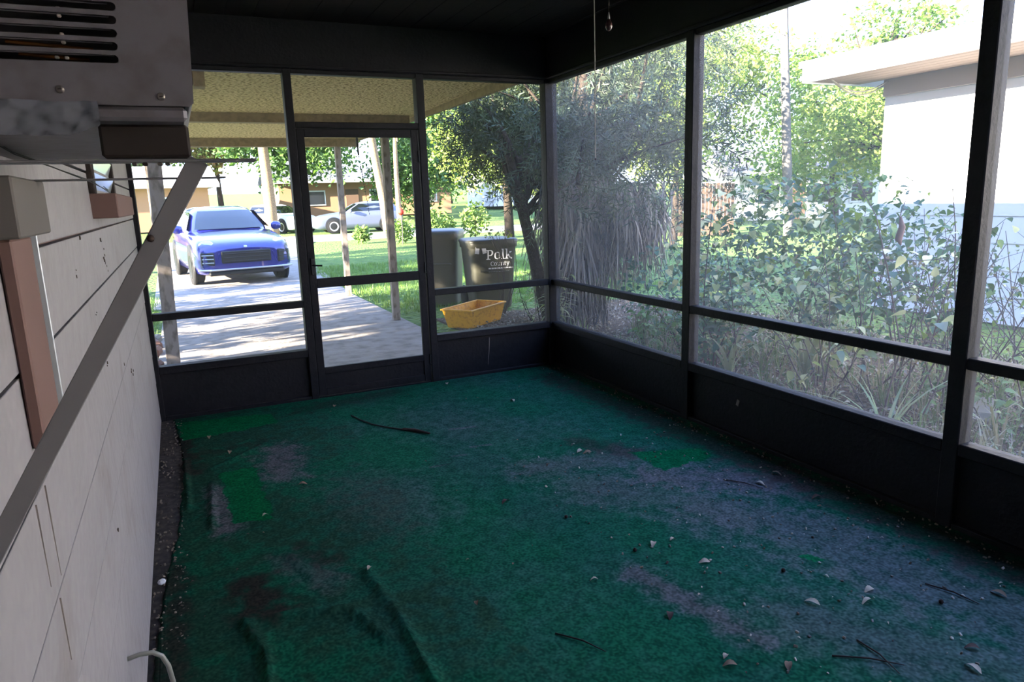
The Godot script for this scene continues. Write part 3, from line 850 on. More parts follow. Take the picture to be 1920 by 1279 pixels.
func carpet() -> void:
	var fn := FastNoiseLite.new()
	fn.frequency = 1.0
	fn.fractal_octaves = 4
	fn.seed = 5
	var edge := func(z: float) -> float:   # ragged left edge of the carpet
		var pts := [[0.0, 0.40], [0.17, 0.42], [0.8, 0.45], [1.29, 0.455], [2.0, 0.425], [2.5, 0.373], [2.9, 0.351], [3.4, 0.34], [9.0, 0.335]]
		var e := 0.34
		for i in pts.size() - 1:
			if z >= pts[i][0] and z <= pts[i + 1][0]: e = lerpf(pts[i][1], pts[i + 1][1], (z - pts[i][0]) / (pts[i + 1][0] - pts[i][0]))
		return e + 0.012 * fn.get_noise_1d(z * 9.0)
	var x1 := XR + 0.03
	var s := Sh.new()
	var rows := []
	var NX := 150
	var NZ := 250
	var zz := []
	for j in NZ + 1:
		zz.append(0.006 + (ZE - 0.006) * pow(float(NZ - j) / NZ, 1.25))
	for j in NZ + 1:
		var row := []
		var z: float = zz[j]
		var xa: float = edge.call(z)
		for i in NX + 1:
			var t := float(i) / NX
			var x := lerpf(xa, x1, pow(t, 1.25))
			var y := 0.007 + 0.0015 * fn.get_noise_2d(x * 3.0, z * 3.0) + wrinkle(x, z)
			if i == 0: y = 0.001
			row.append(Vector3(x, y, z))
		rows.append(row)
	s.grid(rows, false)
	for k in s.p.size():
		s.uv[k] = Vector2((s.p[k].x - 0.3) / 3.3, s.p[k].z / ZE)
	# worn, soiled and partly shade-darkened colour map, in plan: stains sit where the photograph shows them
	var W := 460
	var H := 960
	var im := Image.create(W, H, false, Image.FORMAT_RGB8)
	var green := Vector3(0.08, 0.335, 0.25)
	var vivid := Vector3(0.0, 0.36, 0.20)
	var faded := Vector3(0.15, 0.325, 0.285)
	var grimy := Vector3(0.115, 0.235, 0.175)
	var dust := Vector3(0.375, 0.345, 0.375)
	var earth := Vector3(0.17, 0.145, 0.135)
	var clean := [PackedVector2Array([Vector2(0.42, 0.12), Vector2(0.81, 0.16), Vector2(1.07, 0.24), Vector2(1.07, 0.52), Vector2(0.47, 0.58)]), PackedVector2Array([Vector2(0.64, 1.30), Vector2(0.84, 1.30), Vector2(0.85, 2.08), Vector2(0.67, 2.06)]), PackedVector2Array([Vector2(2.85, 2.20), Vector2(3.25, 2.35), Vector2(3.22, 2.50), Vector2(2.86, 2.535)]), PackedVector2Array([Vector2(2.775, 3.56), Vector2(2.83, 3.57), Vector2(2.825, 3.62), Vector2(2.78, 3.61)])]
	var worn := [[1.0, 1.08, 0.98, 1.52, 0.13, 0.9], [0.63, 1.55, 0.635, 2.12, 0.06, 0.9], [1.35, 1.9, 1.45, 2.3, 0.25, 0.35], [2.25, 2.15, 2.8, 2.25, 0.16, 0.7], [2.8, 2.6, 3.25, 2.95, 0.22, 0.95], [2.4, 2.5, 2.9, 3.1, 0.22, 0.62], [2.75, 3.0, 3.05, 3.5, 0.24, 0.8], [2.95, 3.5, 3.1, 4.3, 0.30, 0.75], [2.1, 3.35, 2.22, 3.9, 0.07, 0.9], [2.45, 3.9, 2.9, 4.5, 0.22, 0.55], [1.9, 0.9, 2.4, 1.6, 0.3, 0.25], [0.85, 2.55, 0.98, 2.8, 0.08, 0.55], [2.08, 1.25, 2.24, 1.285, 0.016, 0.8], [2.08, 1.64, 2.195, 1.66, 0.014, 0.8], [1.75, 1.83, 1.85, 1.84, 0.013, 0.7], [1.915, 1.73, 1.99, 1.745, 0.012, 0.6]]
	var soil_and_shade := [[0.68, 2.68, 0.72, 2.9, 0.09, 0.85], [0.92, 2.5, 0.98, 2.6, 0.08, 0.5], [0.45, 0.5, 0.5, 1.2, 0.06, 0.8], [0.5, 0.9, 0.95, 0.85, 0.06, 0.4], [2.7, 1.9, 2.85, 2.2, 0.1, 0.5], [1.3, 0.25, 2.0, 0.15, 0.1, 0.4], [3.3, 0.4, 3.45, 4.5, 0.13, 0.65], [0.42, 2.4, 0.40, 3.2, 0.05, 0.7]]  # the long strip by the right wall holds kick panel shade and dirt
	for j in H:
		var z := (j + 0.5) / H * ZE
		for i in W:
			var x := 0.3 + (i + 0.5) / W * 3.3
			var n1 := fn.get_noise_2d(x * 1.3, z * 1.3)
			var n2 := fn.get_noise_2d(x * 9.0 + 40.0, z * 9.0)
			var n3 := rng.randf() - 0.5
			var f := clampf(0.42 + n1 * 1.1 + n2 * 0.5, 0.0, 1.0)
			var c := green.lerp(faded, f)
			if x < 1.5: c = c.lerp(grimy, clampf((1.5 - x) * 0.9 + n2 * 1.3 + n1 * 0.8 - 0.1, 0.0, 0.8))
			var dd := 0.0
			for w in worn:
				var d: float = seg_d(x, z, Vector2(w[0], w[1]), Vector2(w[2], w[3])) / w[4]
				if d < 1.8: dd = maxf(dd, w[5] * clampf(1.35 - d + n2 * 0.9 + n3 * 0.6, 0.0, 1.0))
			c = c.lerp(dust, dd * 0.85)
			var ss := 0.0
			for w in soil_and_shade:
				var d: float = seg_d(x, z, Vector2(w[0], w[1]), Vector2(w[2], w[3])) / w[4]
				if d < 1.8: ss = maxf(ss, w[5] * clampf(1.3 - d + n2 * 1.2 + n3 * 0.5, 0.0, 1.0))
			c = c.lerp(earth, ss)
			var q := Vector2(x + n2 * 0.03, z + n2 * 0.03)
			for k in clean.size():
				if Geometry2D.is_point_in_polygon(q, clean[k]): c = c.lerp(vivid, 0.85)
			c *= 1.0 + n3 * 0.5 + n2 * 0.15
			im.set_pixel(i, j, Color(clampf(c.x + maxf(n3, 0.0) * 0.05, 0, 1), clampf(c.y, 0, 1), clampf(c.z, 0, 1)))
	var m := mat("carpet", Color(1, 1, 1), 0.95)
	m.albedo_texture = ImageTexture.create_from_image(im)
	m.texture_repeat = false
	m.metallic_specular = 0.12
	m.uv2_triplanar = true
	m.uv2_world_triplanar = true
	m.uv2_scale = Vector3(2.6, 2.6, 2.6)
	m.detail_enabled = true
	m.detail_blend_mode = BaseMaterial3D.BLEND_MODE_MUL
	m.detail_uv_layer = BaseMaterial3D.DETAIL_UV_2
	m.detail_albedo = noise_tex(0.16, [[0.0, Color(0.45, 0.45, 0.45)], [0.45, Color(0.92, 0.92, 0.92)], [1.0, Color(1.0, 1.0, 1.0)]], 3, 512, 61)
	solo("outdoor_carpet", s.mesh(), m, "worn green outdoor carpet with wrinkles and grey dirt stains", "carpet")


# ------------------------------------------------------------------ cars
func ring_loft(st: Array) -> Sh:   # st: [z, bottom, half width, side top, centre top], front first
	var rows := []
	for q in st:
		var z: float = q[0]; var yb: float = q[1]; var w: float = q[2]; var ys: float = q[3]; var yt: float = q[4]
		var half := [[0.0, yb], [w * 0.80, yb], [w * 0.95, yb + 0.05], [w, yb + (ys - yb) * 0.35], [w * 0.995, yb + (ys - yb) * 0.7], [w * 0.955, ys - 0.01], [w * 0.86, ys + (yt - ys) * 0.55], [w * 0.5, yt - 0.012], [0.0, yt]]
		var row := []
		for h in half: row.append(Vector3(h[0], h[1], z))
		for k in range(half.size() - 2, 0, -1): row.append(Vector3(-half[k][0], half[k][1], z))
		rows.append(row)
	rows.reverse()
	var s := Sh.new()
	s.grid(rows, true)
	var f: Array = rows[rows.size() - 1]
	for k in range(1, f.size() - 1): s.tri(f[0], f[k], f[k + 1])
	var r: Array = rows[0]
	for k in range(1, r.size() - 1): s.tri(r[0], r[k + 1], r[k])
	return s


func car(called: String, label: String, at: Vector3, turn: float, paint: Material, rim: Material, detail: bool) -> Node3D:
	var c := thing(called, label, "car", at, turn)
	part(c, "body", ring_loft([[2.37, 0.34, 0.66, 0.66, 0.76], [2.33, 0.26, 0.82, 0.72, 0.83], [2.2, 0.22, 0.92, 0.80, 0.89], [1.95, 0.2, 0.955, 0.88, 0.96], [1.5, 0.2, 0.965, 0.94, 1.03], [0.9, 0.2, 0.965, 1.0, 1.10], [0.3, 0.2, 0.965, 1.02, 1.10], [-1.2, 0.2, 0.965, 1.05, 1.10], [-2.0, 0.25, 0.93, 1.05, 1.10], [-2.3, 0.4, 0.84, 0.95, 1.02]]), paint)
	# cabin: rings upward
	var rows := []
	for q in [[1.00, 1.02, -2.22, 0.90], [1.10, 0.86, -2.18, 0.885], [1.3, 0.52, -2.05, 0.80], [1.46, 0.22, -1.92, 0.71], [1.55, -0.02, -1.80, 0.63], [1.60, -0.35, -1.55, 0.48], [1.61, -0.7, -1.2, 0.2]]:
		var row := []
		var zc: float = (q[1] + q[2]) / 2.0
		var zh: float = (q[1] - q[2]) / 2.0
		for k in 28:
			var t := TAU * k / 28
			var cx := signf(cos(t)) * pow(absf(cos(t)), 0.42)
			var cz := signf(sin(t)) * pow(absf(sin(t)), 0.42)
			row.append(Vector3(cx * q[3], q[0], zc - cz * zh))
		rows.append(row)
	var cab := Sh.new()
	cab.grid(rows, true)
	for k in range(1, 27): cab.tri(rows[6][0], rows[6][k], rows[6][k + 1])
	part(c, "cabin", cab, paint)
	# windscreen and side glass just proud of the cabin
	var ws := Sh.new()
	var g := []
	for q in [[1.11, 0.85, 0.74], [1.2, 0.71, 0.70], [1.3, 0.55, 0.66], [1.4, 0.38, 0.615], [1.50, 0.18, 0.55]]:
		var row := []
		for k in 9:
			var u := -1.0 + k / 4.0
			row.append(Vector3(u * q[2], q[0] + 0.008, q[1] + 0.022 - 0.09 * pow(absf(u), 3.0)))
		g.append(row)
	ws.grid(g, false)
	part(c, "windscreen", ws, M.car_glass)
	for sd in [-1.0, 1.0]:
		var sg := Sh.new()
		var a := Vector3(0.885 * sd, 1.12, 0.62); var b := Vector3(0.885 * sd, 1.12, -1.75); var e := Vector3(0.70 * sd, 1.49, -1.55); var f := Vector3(0.70 * sd, 1.49, 0.02)
		if sd > 0: sg.quad(a, b, e, f)
		else: sg.quad(b, a, f, e)
		part(c, "side_window", sg, M.car_glass)
		var mr := Sh.new().lathe([[0.0, -0.09], [0.07, -0.08], [0.095, -0.02], [0.095, 0.04], [0.05, 0.085], [0.0, 0.09]], 12, Transform3D(Basis(Vector3.BACK, PI / 2).scaled_local(Vector3(1, 1.25, 0.7)), Vector3(sd * 1.06, 1.13, 0.52)))
		part(c, "mirror", mr, paint)
		for z in [1.42, -1.42]:
			var wh := part(c, "wheel", Sh.new().lathe([[0.20, -0.115], [0.30, -0.125], [0.35, -0.10], [0.365, 0.0], [0.35, 0.10], [0.30, 0.125], [0.20, 0.115]], 28, Transform3D(Basis(Vector3.BACK, PI / 2), Vector3(sd * 0.86, 0.365, z))), M.tyre)
			part(wh, "rim", Sh.new().lathe([[0.0, 0.085], [0.12, 0.09], [0.21, 0.118], [0.245, 0.122]] if sd < 0 else [[0.245, -0.122], [0.21, -0.118], [0.12, -0.09], [0.0, -0.085]], 24, Transform3D(Basis(Vector3.BACK, PI / 2), Vector3(sd * 0.862, 0.365, z))), rim)
			part(c, "wheel_arch", Sh.new().lathe([[0.0, -0.03], [0.44, -0.03], [0.44, 0.03], [0.0, 0.03]], 28, Transform3D(Basis(Vector3.BACK, PI / 2), Vector3(sd * 0.942, 0.40, z))), M.trim_black)
	if detail:
		part(c, "grille", bx(Vector3(0, 0.585, 2.375), Vector3(0.98, 0.25, 0.05), 0.02), M.trim_black)
		for k in 3: part(c, "grille_bar", bx(Vector3(0, 0.50 + 0.075 * k, 2.402), Vector3(0.90, 0.016, 0.012), 0.004), M.rim_dark)
		part(c, "badge", bx(Vector3(0, 0.785, 2.352), Vector3(0.07, 0.06, 0.03), 0.012, Basis(Vector3.RIGHT, -0.6)), M.trim_silver)
		part(c, "lower_lip", bx(Vector3(0, 0.335, 2.36), Vector3(1.45, 0.035, 0.09), 0.012), M.trim_silver)
		part(c, "chin", bx(Vector3(0, 0.265, 2.30), Vector3(1.5, 0.10, 0.16), 0.03), M.trim_black)
		for sd in [-1.0, 1.0]:
			var yb := Basis(Vector3.UP, sd * 0.42)
			part(c, "air_intake", bx(Vector3(sd * 0.745, 0.56, 2.318), Vector3(0.27, 0.27, 0.06), 0.02, yb), M.trim_black)
			for k in 3: part(c, "intake_slat", bx(Vector3(sd * 0.745, 0.485 + 0.075 * k, 2.345), Vector3(0.23, 0.02, 0.03), 0.005, yb), M.trim_silver if sd < 0 else M.rim_dark)
			part(c, "lip_end", bx(Vector3(sd * 0.80, 0.335, 2.29), Vector3(0.28, 0.04, 0.10), 0.012, yb), M.trim_silver)
			part(c, "strut_trim", bx(Vector3(sd * 0.565, 0.56, 2.365), Vector3(0.03, 0.22, 0.04), 0.008, Basis(Vector3.BACK, sd * 0.35)), paint)
			var hl := Sh.new().lathe([[0.0, -0.05], [0.10, -0.04], [0.135, 0.0], [0.10, 0.035], [0.0, 0.05]], 16, Transform3D(Basis(Vector3.UP, sd * 0.5) * Basis(Vector3.RIGHT, 0.95).scaled_local(Vector3(1.25, 1, 1)), Vector3(sd * 0.735, 0.815, 2.16)))
			part(c, "headlight", hl, M.lamp_glass)
	return c


func cars() -> void:
	car("blue_car", "glossy blue sport utility car parked nose-in on the driveway", Vector3(1.60, GY, -12.45), 0.10, M.blue_paint, M.rim_dark, true)
	car("silver_car", "silver-grey car parked side-on across the street behind the palm trunk", Vector3(9.6, GY - 0.01, -33.4), -PI / 2 - 0.06, M.silver_paint, M.rim_light, false)
	car("white_car", "pale car half hidden behind the door post across the street", Vector3(6.0, GY - 0.01, -37.0), 0.5, M.white_paint, M.rim_light, false)


# ------------------------------------------------------------------ bins and tub
func cart(label: String, at: Vector3, turn: float, w: float, d: float, h: float, body: Material, lid: Material) -> Node3D:
	var c := thing("trash_cart", label, "trash cart", at, turn, "wheeled trash carts")
	var rows := []
	for q in [[0.0, 0.74], [0.02, 0.78], [0.45, 0.88], [0.86, 0.97], [0.87, 1.02], [0.93, 1.03], [0.94, 1.0]]:
		var row := []
		for k in 24:
			var t := TAU * k / 24
			var cx := signf(cos(t)) * pow(absf(cos(t)), 0.35)
			var cz := signf(sin(t)) * pow(absf(sin(t)), 0.35)
			row.append(Vector3(cx * w / 2 * q[1], q[0] * h, -cz * d / 2 * q[1] + (q[1] - 1.0) * 0.12 * d))
		rows.append(row)
	var s := Sh.new()
	s.grid(rows, true)
	for k in range(1, 23): s.tri(rows[0][0], rows[0][k + 1], rows[0][k])
	part(c, "body", s, body)
	var l := Sh.new()
	var lr := []
	for q in [[0.935, 1.06], [0.965, 1.07], [0.985, 0.98], [1.0, 0.6], [1.003, 0.1]]:
		var row := []
		for k in 24:
			var t := TAU * k / 24
			var cx := signf(cos(t)) * pow(absf(cos(t)), 0.4)
			var cz := signf(sin(t)) * pow(absf(sin(t)), 0.4)
			row.append(Vector3(cx * w / 2 * q[1], q[0] * h + cz * -0.0, -cz * d / 2 * q[1]))
		lr.append(row)
	l.grid(lr, true)
	for k in range(1, 23): l.tri(lr[4][0], lr[4][k], lr[4][k + 1])
	part(c, "lid", l, lid)
	part(c, "handle", Sh.new().tube([Vector3(-w * 0.42, h * 0.90, -d * 0.5), Vector3(-w * 0.42, h * 0.93, -d * 0.58), Vector3(w * 0.42, h * 0.93, -d * 0.58), Vector3(w * 0.42, h * 0.90, -d * 0.5)], 0.016, 8), lid)
	part(c, "lift_bar", Sh.new().tube([Vector3(-w * 0.3, h * 0.55, d * 0.47), Vector3(w * 0.3, h * 0.55, d * 0.47)], 0.014, 8), body)
	for sd in [-1.0, 1.0]:
		part(c, "wheel", Sh.new().lathe([[0.0, -0.03], [0.11, -0.03], [0.125, 0.0], [0.11, 0.03], [0.0, 0.03]], 18, Transform3D(Basis(Vector3.BACK, PI / 2), Vector3(sd * w * 0.44, 0.125, -d * 0.36))), M.tyre)
	return c


func text_part(parent: Node3D, called: String, txt: String, size: float, at: Vector3, basis: Basis, serif: bool) -> void:
	var t := TextMesh.new()
	t.text = txt
	var f := SystemFont.new()
	f.font_names = PackedStringArray(["Droid Serif" if serif else "Droid Sans"])
	t.font = f
	t.font_size = 64
	t.pixel_size = size / 64.0
	t.depth = 0.002
	part(parent, called, t, M.print_white, at, basis)


func bins_and_tub() -> void:
	cart("grey-brown wheeled trash cart with a pale lid beside the carport post", Vector3(4.30, GY, -4.95), -0.55, 0.60, 0.66, 1.16, M.bin_brown, M.bin_lid)
	var b := cart("dark wheeled trash cart with white lettering on its front", Vector3(4.72, GY, -4.15), -0.12, 0.74, 0.70, 1.04, M.bin_green, M.bin_green)
	var tb := Basis(Vector3.RIGHT, 0.10)
	text_part(b, "lettering", "Polk", 0.19, Vector3(0.06, 0.80, 0.353), tb, true)
	text_part(b, "lettering", "County", 0.085, Vector3(0.07, 0.672, 0.342), tb, true)
	for k in 2:
		var ln := Sh.new()
		var x := -0.10
		while x < 0.26 - 0.06 * k:
			var w := rnd(0.012, 0.04)
			ln.box(Vector3(x + w / 2, 0.605 - 0.04 * k, 0.336 - 0.004 * k), Vector3(w, 0.018, 0.002))
			x += w + 0.008
		part(b, "small_print", ln, M.print_white)
	for k in 2:
		part(b, "sticker", bx(Vector3(-0.26 + 0.10 * k, 0.88, 0.345), Vector3(0.06, 0.11, 0.002), 0.0, Basis(Vector3.BACK, -0.15 + 0.3 * k)), M.print_white)
	# yellow plastic tub
	var t := thing("plastic_tub", "open yellow plastic tub with dirty streaks behind the screen", "tub", Vector3(3.98, GY, -2.95), 0.62)
	var L := 0.84
	var Wd := 0.44
	var hh := 0.235
	var wall := func(ax: float, az: float, bx_: float, bz: float) -> void:   # one slanted side from base edge to rim
		var b0 := Vector3(ax * L / 2 * 0.86, 0, az * Wd / 2 * 0.80)
		var b1 := Vector3(bx_ * L / 2 * 0.86, 0, bz * Wd / 2 * 0.80)
		var t0 := Vector3(ax * L / 2, hh, az * Wd / 2)
		var t1 := Vector3(bx_ * L / 2, hh, bz * Wd / 2)
		var s := Sh.new()
		var inw := -((t0 + t1) / 2 - Vector3(0, hh, 0)).normalized() * 0.012
		s.quad(b0, b1, t1, t0)
		s.quad(b1 + inw, b0 + inw, t0 + inw, t1 + inw)
		s.quad(t0, t1, t1 + inw, t0 + inw)
		part(t, "side", s, M.tub_yellow)
	wall.call(-1, 1, 1, 1); wall.call(1, 1, 1, -1); wall.call(1, -1, -1, -1); wall.call(-1, -1, -1, 1)
	part(t, "bottom", bx(Vector3(0, 0.006, 0), Vector3(L * 0.85, 0.012, Wd * 0.79)), M.tub_yellow)
	var rim := Sh.new()
	for q in [[0, 1, L + 0.03, 0.03], [0, -1, L + 0.03, 0.03]]: rim.box(Vector3(0, hh, q[1] * Wd / 2), Vector3(L + 0.04, 0.022, 0.03), 0.006)
	for q in [-1, 1]: rim.box(Vector3(q * L / 2, hh, 0), Vector3(0.03, 0.022, Wd + 0.02), 0.006)
	part(t, "rim", rim, M.tub_yellow)


# ------------------------------------------------------------------ plants
func limb(a: Vector3, b: Vector3, bend: float, n := 5) -> Array:
	var out := []
	var side := (b - a).cross(rvec()).normalized() * (b - a).length() * bend
	for i in n + 1:
		var t := float(i) / n
		out.append(a.lerp(b, t) + side * sin(t * PI) * rnd(0.8, 1.1))
	return out


func taper(r0: float, r1: float, n := 5) -> Array:
	var out := []
	for i in n + 1: out.append(lerpf(r0, r1, float(i) / n))
	return out


func sprig_mesh(n: int, l: float, w: float, length: float, droop: float) -> ArrayMesh:
	var s := Sh.new()
	s.tube([Vector3.ZERO, Vector3(0, -droop * 0.3, length * 0.5), Vector3(0, -droop, length)], [0.003, 0.0022, 0.001], 3, false)
	for i in n:
		var t := (i + 0.5) / n
		var o := Vector3(0, -droop * t * t, length * t)
		var a := i * 2.4
		var out := Vector3(cos(a), sin(a) * 0.8, 0.75).normalized()
		var tip := o + out * l * rnd(0.8, 1.15) + Vector3(0, -droop * 0.15, 0)
		var sd := out.cross(Vector3(0.2, 1, 0.1)).normalized() * w * 0.5
		var mid := o.lerp(tip, 0.45) + Vector3(0, 0.004, 0)
		s.quad(o, mid - sd, tip, mid + sd)
	return s.mesh()


func corner_tree() -> void:
	var root := Vector3(4.95, GY, -1.95)
	var t := thing("corner_tree", "dark fine-leaved evergreen tree with drooping dead fronds outside the corner", "tree", root)
	var trunk := [Vector3(0, -0.05, 0), Vector3(-0.05, 0.5, 0.02), Vector3(0.02, 1.0, 0.0), Vector3(0.1, 1.5, -0.05), Vector3(0.05, 2.2, 0.0), Vector3(0.1, 3.2, 0.1)]
	part(t, "trunk", Sh.new().tube(trunk, [0.17, 0.145, 0.135, 0.12, 0.09, 0.05], 12), M.bark)
	var stem := [Vector3(-0.50, 0.0, 0.30), Vector3(-0.62, 0.5, 0.25), Vector3(-0.68, 1.0, 0.15), Vector3(-0.78, 1.5, 0.1), Vector3(-0.9, 2.2, 0.0)]
	part(t, "trunk", Sh.new().tube(stem, [0.085, 0.075, 0.07, 0.06, 0.045], 10), M.bark)
	part(t, "branch", Sh.new().tube([Vector3(-0.55, 0.72, 0.25), Vector3(-0.35, 0.8, 0.2), Vector3(-0.15, 0.98, 0.12), Vector3(-0.05, 1.25, 0.05), Vector3(0.0, 1.6, 0)], [0.06, 0.055, 0.05, 0.045, 0.04], 8), M.bark)
	var sprig := sprig_mesh(18, 0.085, 0.013, 0.26, 0.05)
	var xf := []
	var cols := []
	# clumps fill the crown; centres are in world metres around the tree
	var clumps := []
	for i in 205:
		var q := Vector3(rnd(-1.05, 1.5), rnd(1.25, 3.7), rnd(-1.9, 2.7))
		if i % 5 < 2: q = Vector3(rnd(-1.1, 0.9), rnd(1.55, 3.6), rnd(-2.1, 0.0))
		# the crown thins out downwards and to the near side
		if q.z > 0.8 and q.y < 1.6: q.y += 0.7
		if q.z < -0.2 and q.y < 1.95: q.y += 0.75
		if root.z + q.z > 1.75 - 1.067 * (root.x + q.x - 4.0) - 0.35 * (q.y - 2.0): continue
		clumps.append(q)
	for q in clumps:
		var a: Vector3 = trunk[3] + Vector3(rnd(-0.1, 0.1), rnd(-0.3, 1.0), rnd(-0.1, 0.1)) if q.z > -0.9 else stem[3] + Vector3(0, rnd(-0.3, 0.5), 0)
		if rng.randf() < 0.45:
			part(t, "branch", Sh.new().tube(limb(a, q, 0.12), taper(0.032, 0.008), 5, false), M.bark)
		var sz := rnd(0.13, 0.30)
		for k in 22:
			var off := rvec() * sz * Vector3(0.75, 0.65, 0.75)
			var dir := (off.normalized() + Vector3(rnd(-0.3, 0.3), rnd(-0.7, 0.2), rnd(-0.3, 0.3))).normalized()
			if absf(dir.y) > 0.97: dir = Vector3(0.4, -0.9, 0.1).normalized()
			var b := Basis.looking_at(-dir) * Basis(Vector3.BACK, rnd(0, TAU))
			var o: Vector3 = q + off
			if root.x + o.x < 3.85: continue
			xf.append(Transform3D(b.scaled_local(Vector3.ONE * rnd(0.7, 1.3)), o))
			var v := rnd(0.7, 1.3)
			cols.append(lin(0.038 * v, 0.055 * v, 0.025 * v) if rng.randf() > 0.3 else lin(0.085 * v, 0.13 * v, 0.085 * v))
	scatter(t, "foliage", sprig, M.leaf, xf, cols)
	# drooping dead fronds wrapped round the trunk
	var dm := Sh.new()
	var rows := []
	for i in 6:
		var u := i / 5.0
		rows.append([Vector3(0.011 * (1.0 - u * 0.8), -u, 0.10 * sin(u * 2.2)), Vector3(-0.011 * (1.0 - u * 0.8), -u, 0.10 * sin(u * 2.2) + 0.004)])
	dm.grid(rows, false)
	var dead := dm.mesh()
	xf = []; cols = []
	for i in 2400:
		var ang := rnd(0, TAU)
		var rr := rnd(0.08, 0.48)
		var yy := rnd(0.8, 1.95)
		var o := Vector3(cos(ang) * rr + 0.02, yy, sin(ang) * rr + 0.05)
		if i % 3 == 0: o = Vector3(rnd(0.1, 0.7), rnd(1.1, 1.75), rnd(0.1, 1.0))
		var b := Basis(Vector3.UP, PI / 2 - ang) * Basis(Vector3.RIGHT, rnd(-0.35, 0.1)) * Basis(Vector3.BACK, rnd(-0.25, 0.25))
		xf.append(Transform3D(b.scaled_local(Vector3(rnd(0.6, 1.3), rnd(0.3, 0.75), 1.0)), o))
		var v := rnd(0.6, 1.3)
		cols.append(lin(0.24 * v, 0.22 * v, 0.195 * v))
	for i in 260:
		var o := Vector3(rnd(-0.3, 0.3), rnd(0.25, 0.7), rnd(-0.2, 0.3))
		xf.append(Transform3D(Basis(Vector3.UP, rnd(0, TAU)).scaled_local(Vector3(1, rnd(0.3, 0.6), 1)), o))
		var v := rnd(0.6, 1.2)
		cols.append(lin(0.16 * v, 0.15 * v, 0.14 * v))
	scatter(t, "dead_fronds", dead, M.dry, xf, cols)


func heart_leaf(l: float, w: float) -> ArrayMesh:
	var s := Sh.new()
	var rows := []
	var prof := [[0.0, 0.30], [0.12, 0.86], [0.3, 1.0], [0.5, 0.85], [0.72, 0.5], [0.9, 0.16], [1.0, 0.0]]
	for q in prof:
		var ww: float = w * 0.5 * q[1]
		var z: float = l * q[0] - (0.10 * l if q[0] < 0.1 else 0.0) * 0.0
		var y: float = -0.25 * l * q[0] * q[0]
		rows.append([Vector3(ww, y + ww * 0.3, z - ww * 0.15), Vector3(0, y, z), Vector3(-ww, y + ww * 0.3, z - ww * 0.15)])
	s.grid(rows, false)
	return s.mesh()


func strap_plant(label: String, at: Vector3, n: int, hmin: float, hmax: float, w: float, spread: float) -> void:
	var t := thing("strap_leaf_plant", label, "plant", at, 0, "strap-leaved plants along the screen wall")
	for i in n:
		var a := TAU * i / n + rnd(-0.4, 0.4)
		var h := rnd(hmin, hmax)
		var rows := []
		var lean := rnd(0.35, 1.15) * spread
		var d := Vector3(cos(a), 0, sin(a))
		var sd := Vector3(-sin(a), 0, cos(a))
		for k in 7:
			var u := k / 6.0
			var ww := w * 0.5 * (1.0 - pow(u, 2.5)) * (0.35 + 0.65 * sin(clampf(u * 2.2, 0.0, 1.0) * PI / 2)) + 0.001
			var c := d * (0.008 + lean * h * u * u * 0.9) + Vector3(0, h * (u - 0.35 * lean * u * u), 0)
			rows.append([c + sd * ww + d * 0.012 * (1 - u), c, c - sd * ww + d * 0.012 * (1 - u)])
		var s := Sh.new()
		s.grid(rows, false)
		part(t, "leaf_blade", s, M.strap_leaf)


func twig_net(t: Node3D, lo: Vector3, hi: Vector3, n: int, r: float, m: Material, bend := 0.18) -> Array:
	var ends := []
	for i in n:
		var a := Vector3(rnd(lo.x, hi.x), lo.y, rnd(lo.z, hi.z))
		var b := Vector3(clampf(a.x + rnd(-0.7, 0.7), lo.x, hi.x), rnd(lerpf(lo.y, hi.y, 0.45), hi.y), clampf(a.z + rnd(-0.9, 0.9), lo.z, hi.z))
		var path := limb(a, b, rnd(-bend, bend), 6)
		part(t, "twig", Sh.new().tube(path, taper(r * rnd(0.7, 1.2), r * 0.3, 6), 5, false), m)
		for k in 3:
			var q: Vector3 = path[2 + k + (i % 2)]
			var e := q + Vector3(rnd(-0.35, 0.35), rnd(-0.05, 0.4), rnd(-0.4, 0.4))
			part(t, "twig", Sh.new().tube(limb(q, e, rnd(-0.25, 0.25), 4), taper(r * 0.5, r * 0.2, 4), 4, false), m)
			ends.append([q, e])
	return ends


